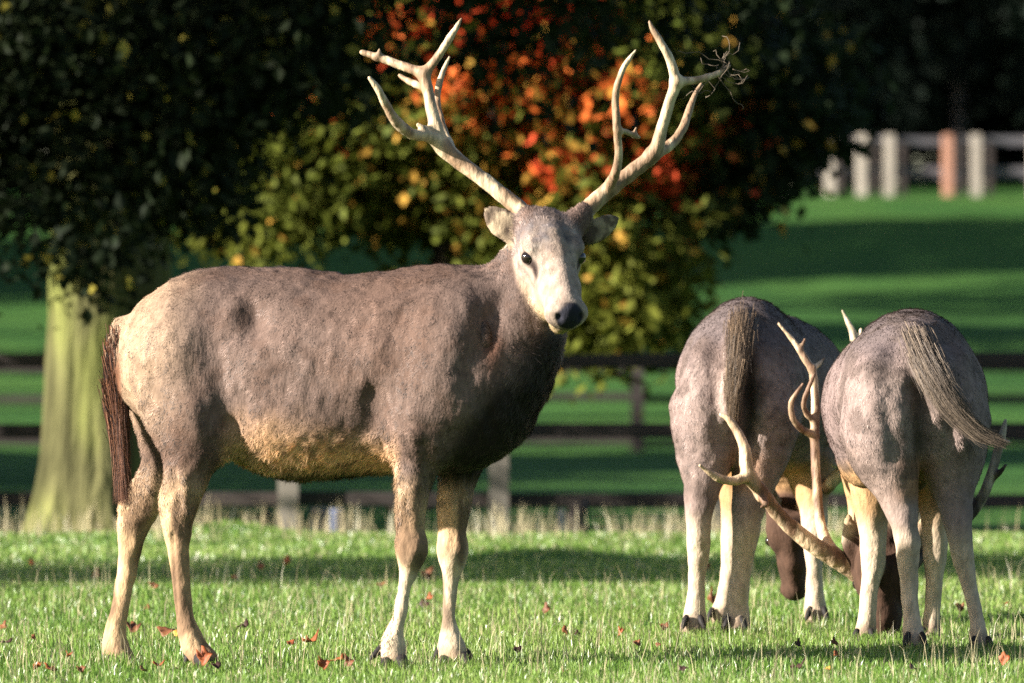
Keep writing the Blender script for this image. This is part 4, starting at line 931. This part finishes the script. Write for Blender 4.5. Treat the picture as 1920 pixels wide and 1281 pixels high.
# ------------------------------------------------------------------ grass
def blades(n, D0, D1, hgt, wid, seed, cols, name, mat_, label, cat, pw=1.0, lean=.5, seg2=True, extra=1.0, thin=None, xy=None):
    g = np.random.default_rng(seed); m = int(n)
    D = D0 + (D1 - D0) * g.random(m) ** pw
    hw = D * .0785 + extra; x = g.uniform(-1, 1, m) * hw; y = D - CAM_D + g.uniform(-.05, .05, m)
    if xy is not None: x, y = xy; D = y + CAM_D; m = len(x)
    # tufts
    cl = fbm(np.stack([x, y, 0 * x], -1), 2.4, seed, 2)
    if thin is not None:
        keep = g.random(m) < sstep(thin[0], thin[1], cl); D, x, y, cl = D[keep], x[keep], y[keep], cl[keep]; m = len(D)
    z = gz(x, y)
    h_ = hgt * g.uniform(.45, 1.3, m) * (.55 + .9 * cl); az = g.uniform(0, 2 * np.pi, m); ln = np.abs(g.normal(0, lean, m))
    dx, dy = np.cos(az) * ln, np.sin(az) * ln
    fa = g.normal(0, .8, m); wx, wy = np.cos(fa), np.sin(fa); wv = np.stack([wx, wy, 0 * wx], -1) * (wid * g.uniform(.6, 1.4, m) * np.maximum(D / 22, 1) ** .8)[:, None]
    p0 = np.stack([x, y, z - .006], -1); p1 = p0 + np.stack([dx * .35, dy * .35, np.full(m, .62)], -1) * h_[:, None]; p2 = p0 + np.stack([dx, dy, 1 / (1 + .4 * ln ** 2)], -1) * h_[:, None]
    VV = np.stack([p0 - wv, p0 + wv, p1 - wv * .75, p1 + wv * .75, p2], 1).reshape(-1, 3); o = np.arange(m)[:, None] * 5
    Q_ = o + [0, 1, 3, 2]; T_ = o + [2, 3, 4]
    k_ = (fbm(np.stack([x, y, 0 * x], -1), .9, seed + 3, 2)[:, None] - .5) * 1.2 + .5 + g.normal(0, .18, (m, 1)); k_ = k_.clip(0, 1)
    c = (cols[0] * (1 - k_) + cols[1] * k_); dry = g.random(m) < .10; c[dry] = cols[2]
    c = c * g.uniform(.75, 1.3, (m, 1))
    return obj(name, build(name, VV, [Q_, T_], np.repeat(c, 5, 0), True), mat_, None, label, cat, None, 'stuff')
GC = (np.array([.105, .205, .026]), np.array([.225, .310, .070]), np.array([.40, .36, .20]))
blades(185000, 18.3, 27, .036, .0017, 91, GC, 'grass', M_GRASS, 'short green turf the three deer stand on', 'grass', 1.15)
blades(100000, 26, 36, .036, .0022, 92, GC, 'grass', M_GRASS, 'grass further back running up to the fence line', 'grass', 1.0, .5, True, 1.5)
feet = [P(*q)[:2] for q in ((225, 1250, .15), (385, 1250, -.14), (738, 1250, -.27), (850, 1250, .02), (1716, 1212, .86), (1840, 1220, .94), (1620, 1210, 1.56), (1744, 1205, 1.62), (1300, 1180, 2.05), (1378, 1184, 2.1), (1350, 1168, 2.92), (1532, 1165, 2.84), (1660, 1200, 1.85))]
g = np.random.default_rng(15); fx = np.concatenate([f[0] + g.normal(0, .075, 420) for f in feet]); fy = np.concatenate([f[1] - .05 + g.normal(0, .06, 420) for f in feet])
blades(0, 0, 1, .046, .0015, 95, GC, 'grass', M_GRASS, 'longer tufts of grass round the hooves of the deer', 'grass', xy=(fx, fy))
DC = (np.array([.42, .36, .22]), np.array([.30, .24, .13]), np.array([.50, .46, .34]))
blades(9000, 18.4, 27, .105, .0008, 93, DC, 'dry_grass', M_STRAW, 'thin pale dry stalks standing among the green turf', 'grass', 1.1, .35, True, 1.0, (.46, .74))
blades(5000, 32.3, 35.5, .15, .0014, 94, DC, 'dry_grass', M_STRAW, 'fringe of taller straw-coloured grass along the brow by the fence', 'grass', 1.0, .35, True, 1.5, (.40, .68))

# ------------------------------------------------------------------ fallen leaves
def leaf_obj(px, py, w_, tone, curl, rot, label, k_):
    D = F_PX * CAM_H / (py - 640); Y = D - CAM_D; x = (px - 960) * D / F_PX; s_ = w_ * 1.3 * D / F_PX / 2
    g_ = np.random.default_rng(1000 + k_); n = 14
    th = np.linspace(0, 2 * np.pi, n, endpoint=False); r_ = s_ * (.62 + .38 * np.abs(np.cos(th * 2.5 + g_.uniform(0, 3)))) * g_.uniform(.85, 1.15, n)
    rings = [np.zeros((1, 3))]
    for q in (.5, 1.0):
        rr = r_ * q; xx, yy = rr * np.cos(th), rr * np.sin(th) * .7; zz = curl * s_ * ((xx / s_) ** 2 * 1.3 + (yy / s_) * .7 + .15 * np.sin(th * 3 + k_) * q)
        rings.append(np.stack([xx, yy, zz], -1))
    top = np.concatenate(rings); bot = top - [0, 0, .0012]
    V_ = np.concatenate([top, bot]); m = len(top); j = np.arange(n); k2 = (j + 1) % n
    T_ = np.stack([np.zeros(n, int), 1 + j, 1 + k2], 1); Q_ = np.stack([1 + j, 1 + n + j, 1 + n + k2, 1 + k2], 1)
    rim = np.stack([1 + n + j, m + 1 + n + j, m + 1 + n + k2, 1 + n + k2], 1)
    ca, sa = math.cos(rot), math.sin(rot); V_ = V_ @ np.array([[ca, sa, 0], [-sa, ca, 0], [0, 0, 1]])
    tl = g_.uniform(.25, .9); ct_, st_ = math.cos(tl), math.sin(tl); V_ = V_ @ np.array([[1, 0, 0], [0, ct_, st_], [0, -st_, ct_]])
    V_[:, 2] -= V_[:, 2].min(); 
    zb = float(gz(x, Y)) + .020
    o = obj('fallen_leaf', build('fallen_leaf', V_, [T_, T_[:, ::-1] + m, Q_, Q_[:, ::-1] + m, rim], np.repeat((tone * g_.uniform(.8, 1.2))[None], len(V_), 0)), M_DEADLEAF, None, label, 'leaf', 'fallen autumn leaves on the turf')
    o.location = (x, Y, zb)
OR, BR, DK, YL = lin((146, 78, 42)), lin((120, 74, 46)), lin((62, 40, 32)), lin((196, 150, 66))
def nm(t): return {id(OR): 'orange', id(BR): 'brown', id(DK): 'dark brown', id(YL): 'yellow'}[id(t)]
LV = [(583, 1216, 30, OR, .9, 'curled bright orange leaf lying between the stag\'s hind and front hooves'), (455, 1190, 28, DK, .8, 'dark curled leaf lying just beyond the stag\'s near hind hoof'),
      (252, 1196, 28, BR, .7, 'brown leaf lying between the stag\'s two hind hooves'), (312, 1206, 30, BR, .4, 'ragged brown leaf just left of the stag\'s near hind hoof'), (330, 1204, 14, YL, .3, 'tiny yellow leaf touching the stag\'s near hind leg'),
      (538, 1062, 18, OR, 1.1, 'upright orange leaf in the shaded grass seen under the stag\'s belly')]
for k_, (a, b_, w_, tn, cu, lb) in enumerate(LV): leaf_obj(a, b_, w_, tn, cu, rng.uniform(0, 6), lb, k_)
for k_, (a, b_, w_, tn) in enumerate([(12, 1216, 22, DK), (5, 1188, 20, BR), (70, 1270, 20, OR), (95, 1272, 22, OR), (152, 1275, 14, BR), (297, 1262, 22, OR), (337, 1268, 16, DK), (270, 1272, 16, BR), (385, 1264, 30, OR), (405, 1268, 18, DK),
        (608, 1270, 20, OR), (635, 1252, 30, OR), (655, 1262, 20, BR), (545, 1220, 14, OR), (800, 1098, 22, BR), (715, 1112, 18, BR), (805, 1134, 18, OR), (797, 1152, 20, DK), (180, 1094, 22, BR), (290, 1126, 18, BR), (60, 1066, 14, OR), (275, 1155, 14, BR),  # the dark leaf between the stag's forelegs stands in for shaded turf
        (1245, 1192, 16, BR), (1165, 1200, 14, OR), (1060, 1200, 16, BR), (1082, 1202, 14, DK), (970, 1236, 16, DK), (1195, 1224, 14, BR), (1235, 1226, 12, BR), (1495, 1226, 14, DK), (1565, 1224, 16, BR), (1568, 1244, 14, OR), (1495, 1266, 26, DK), (1715, 1268, 22, DK),
        (1885, 1260, 22, OR), (1553, 1270, 12, YL), (1280, 1270, 14, DK), (1325, 1078, 18, BR), (1335, 1146, 24, BR), (1060, 1272, 12, OR), (1800, 1158, 16, BR), (1885, 1145, 12, OR), (440, 1096, 14, BR), (490, 1072, 16, BR), (1025, 1165, 20, BR), (840, 1200, 12, YL), (130, 1246, 14, OR), (64, 1212, 14, BR)]):
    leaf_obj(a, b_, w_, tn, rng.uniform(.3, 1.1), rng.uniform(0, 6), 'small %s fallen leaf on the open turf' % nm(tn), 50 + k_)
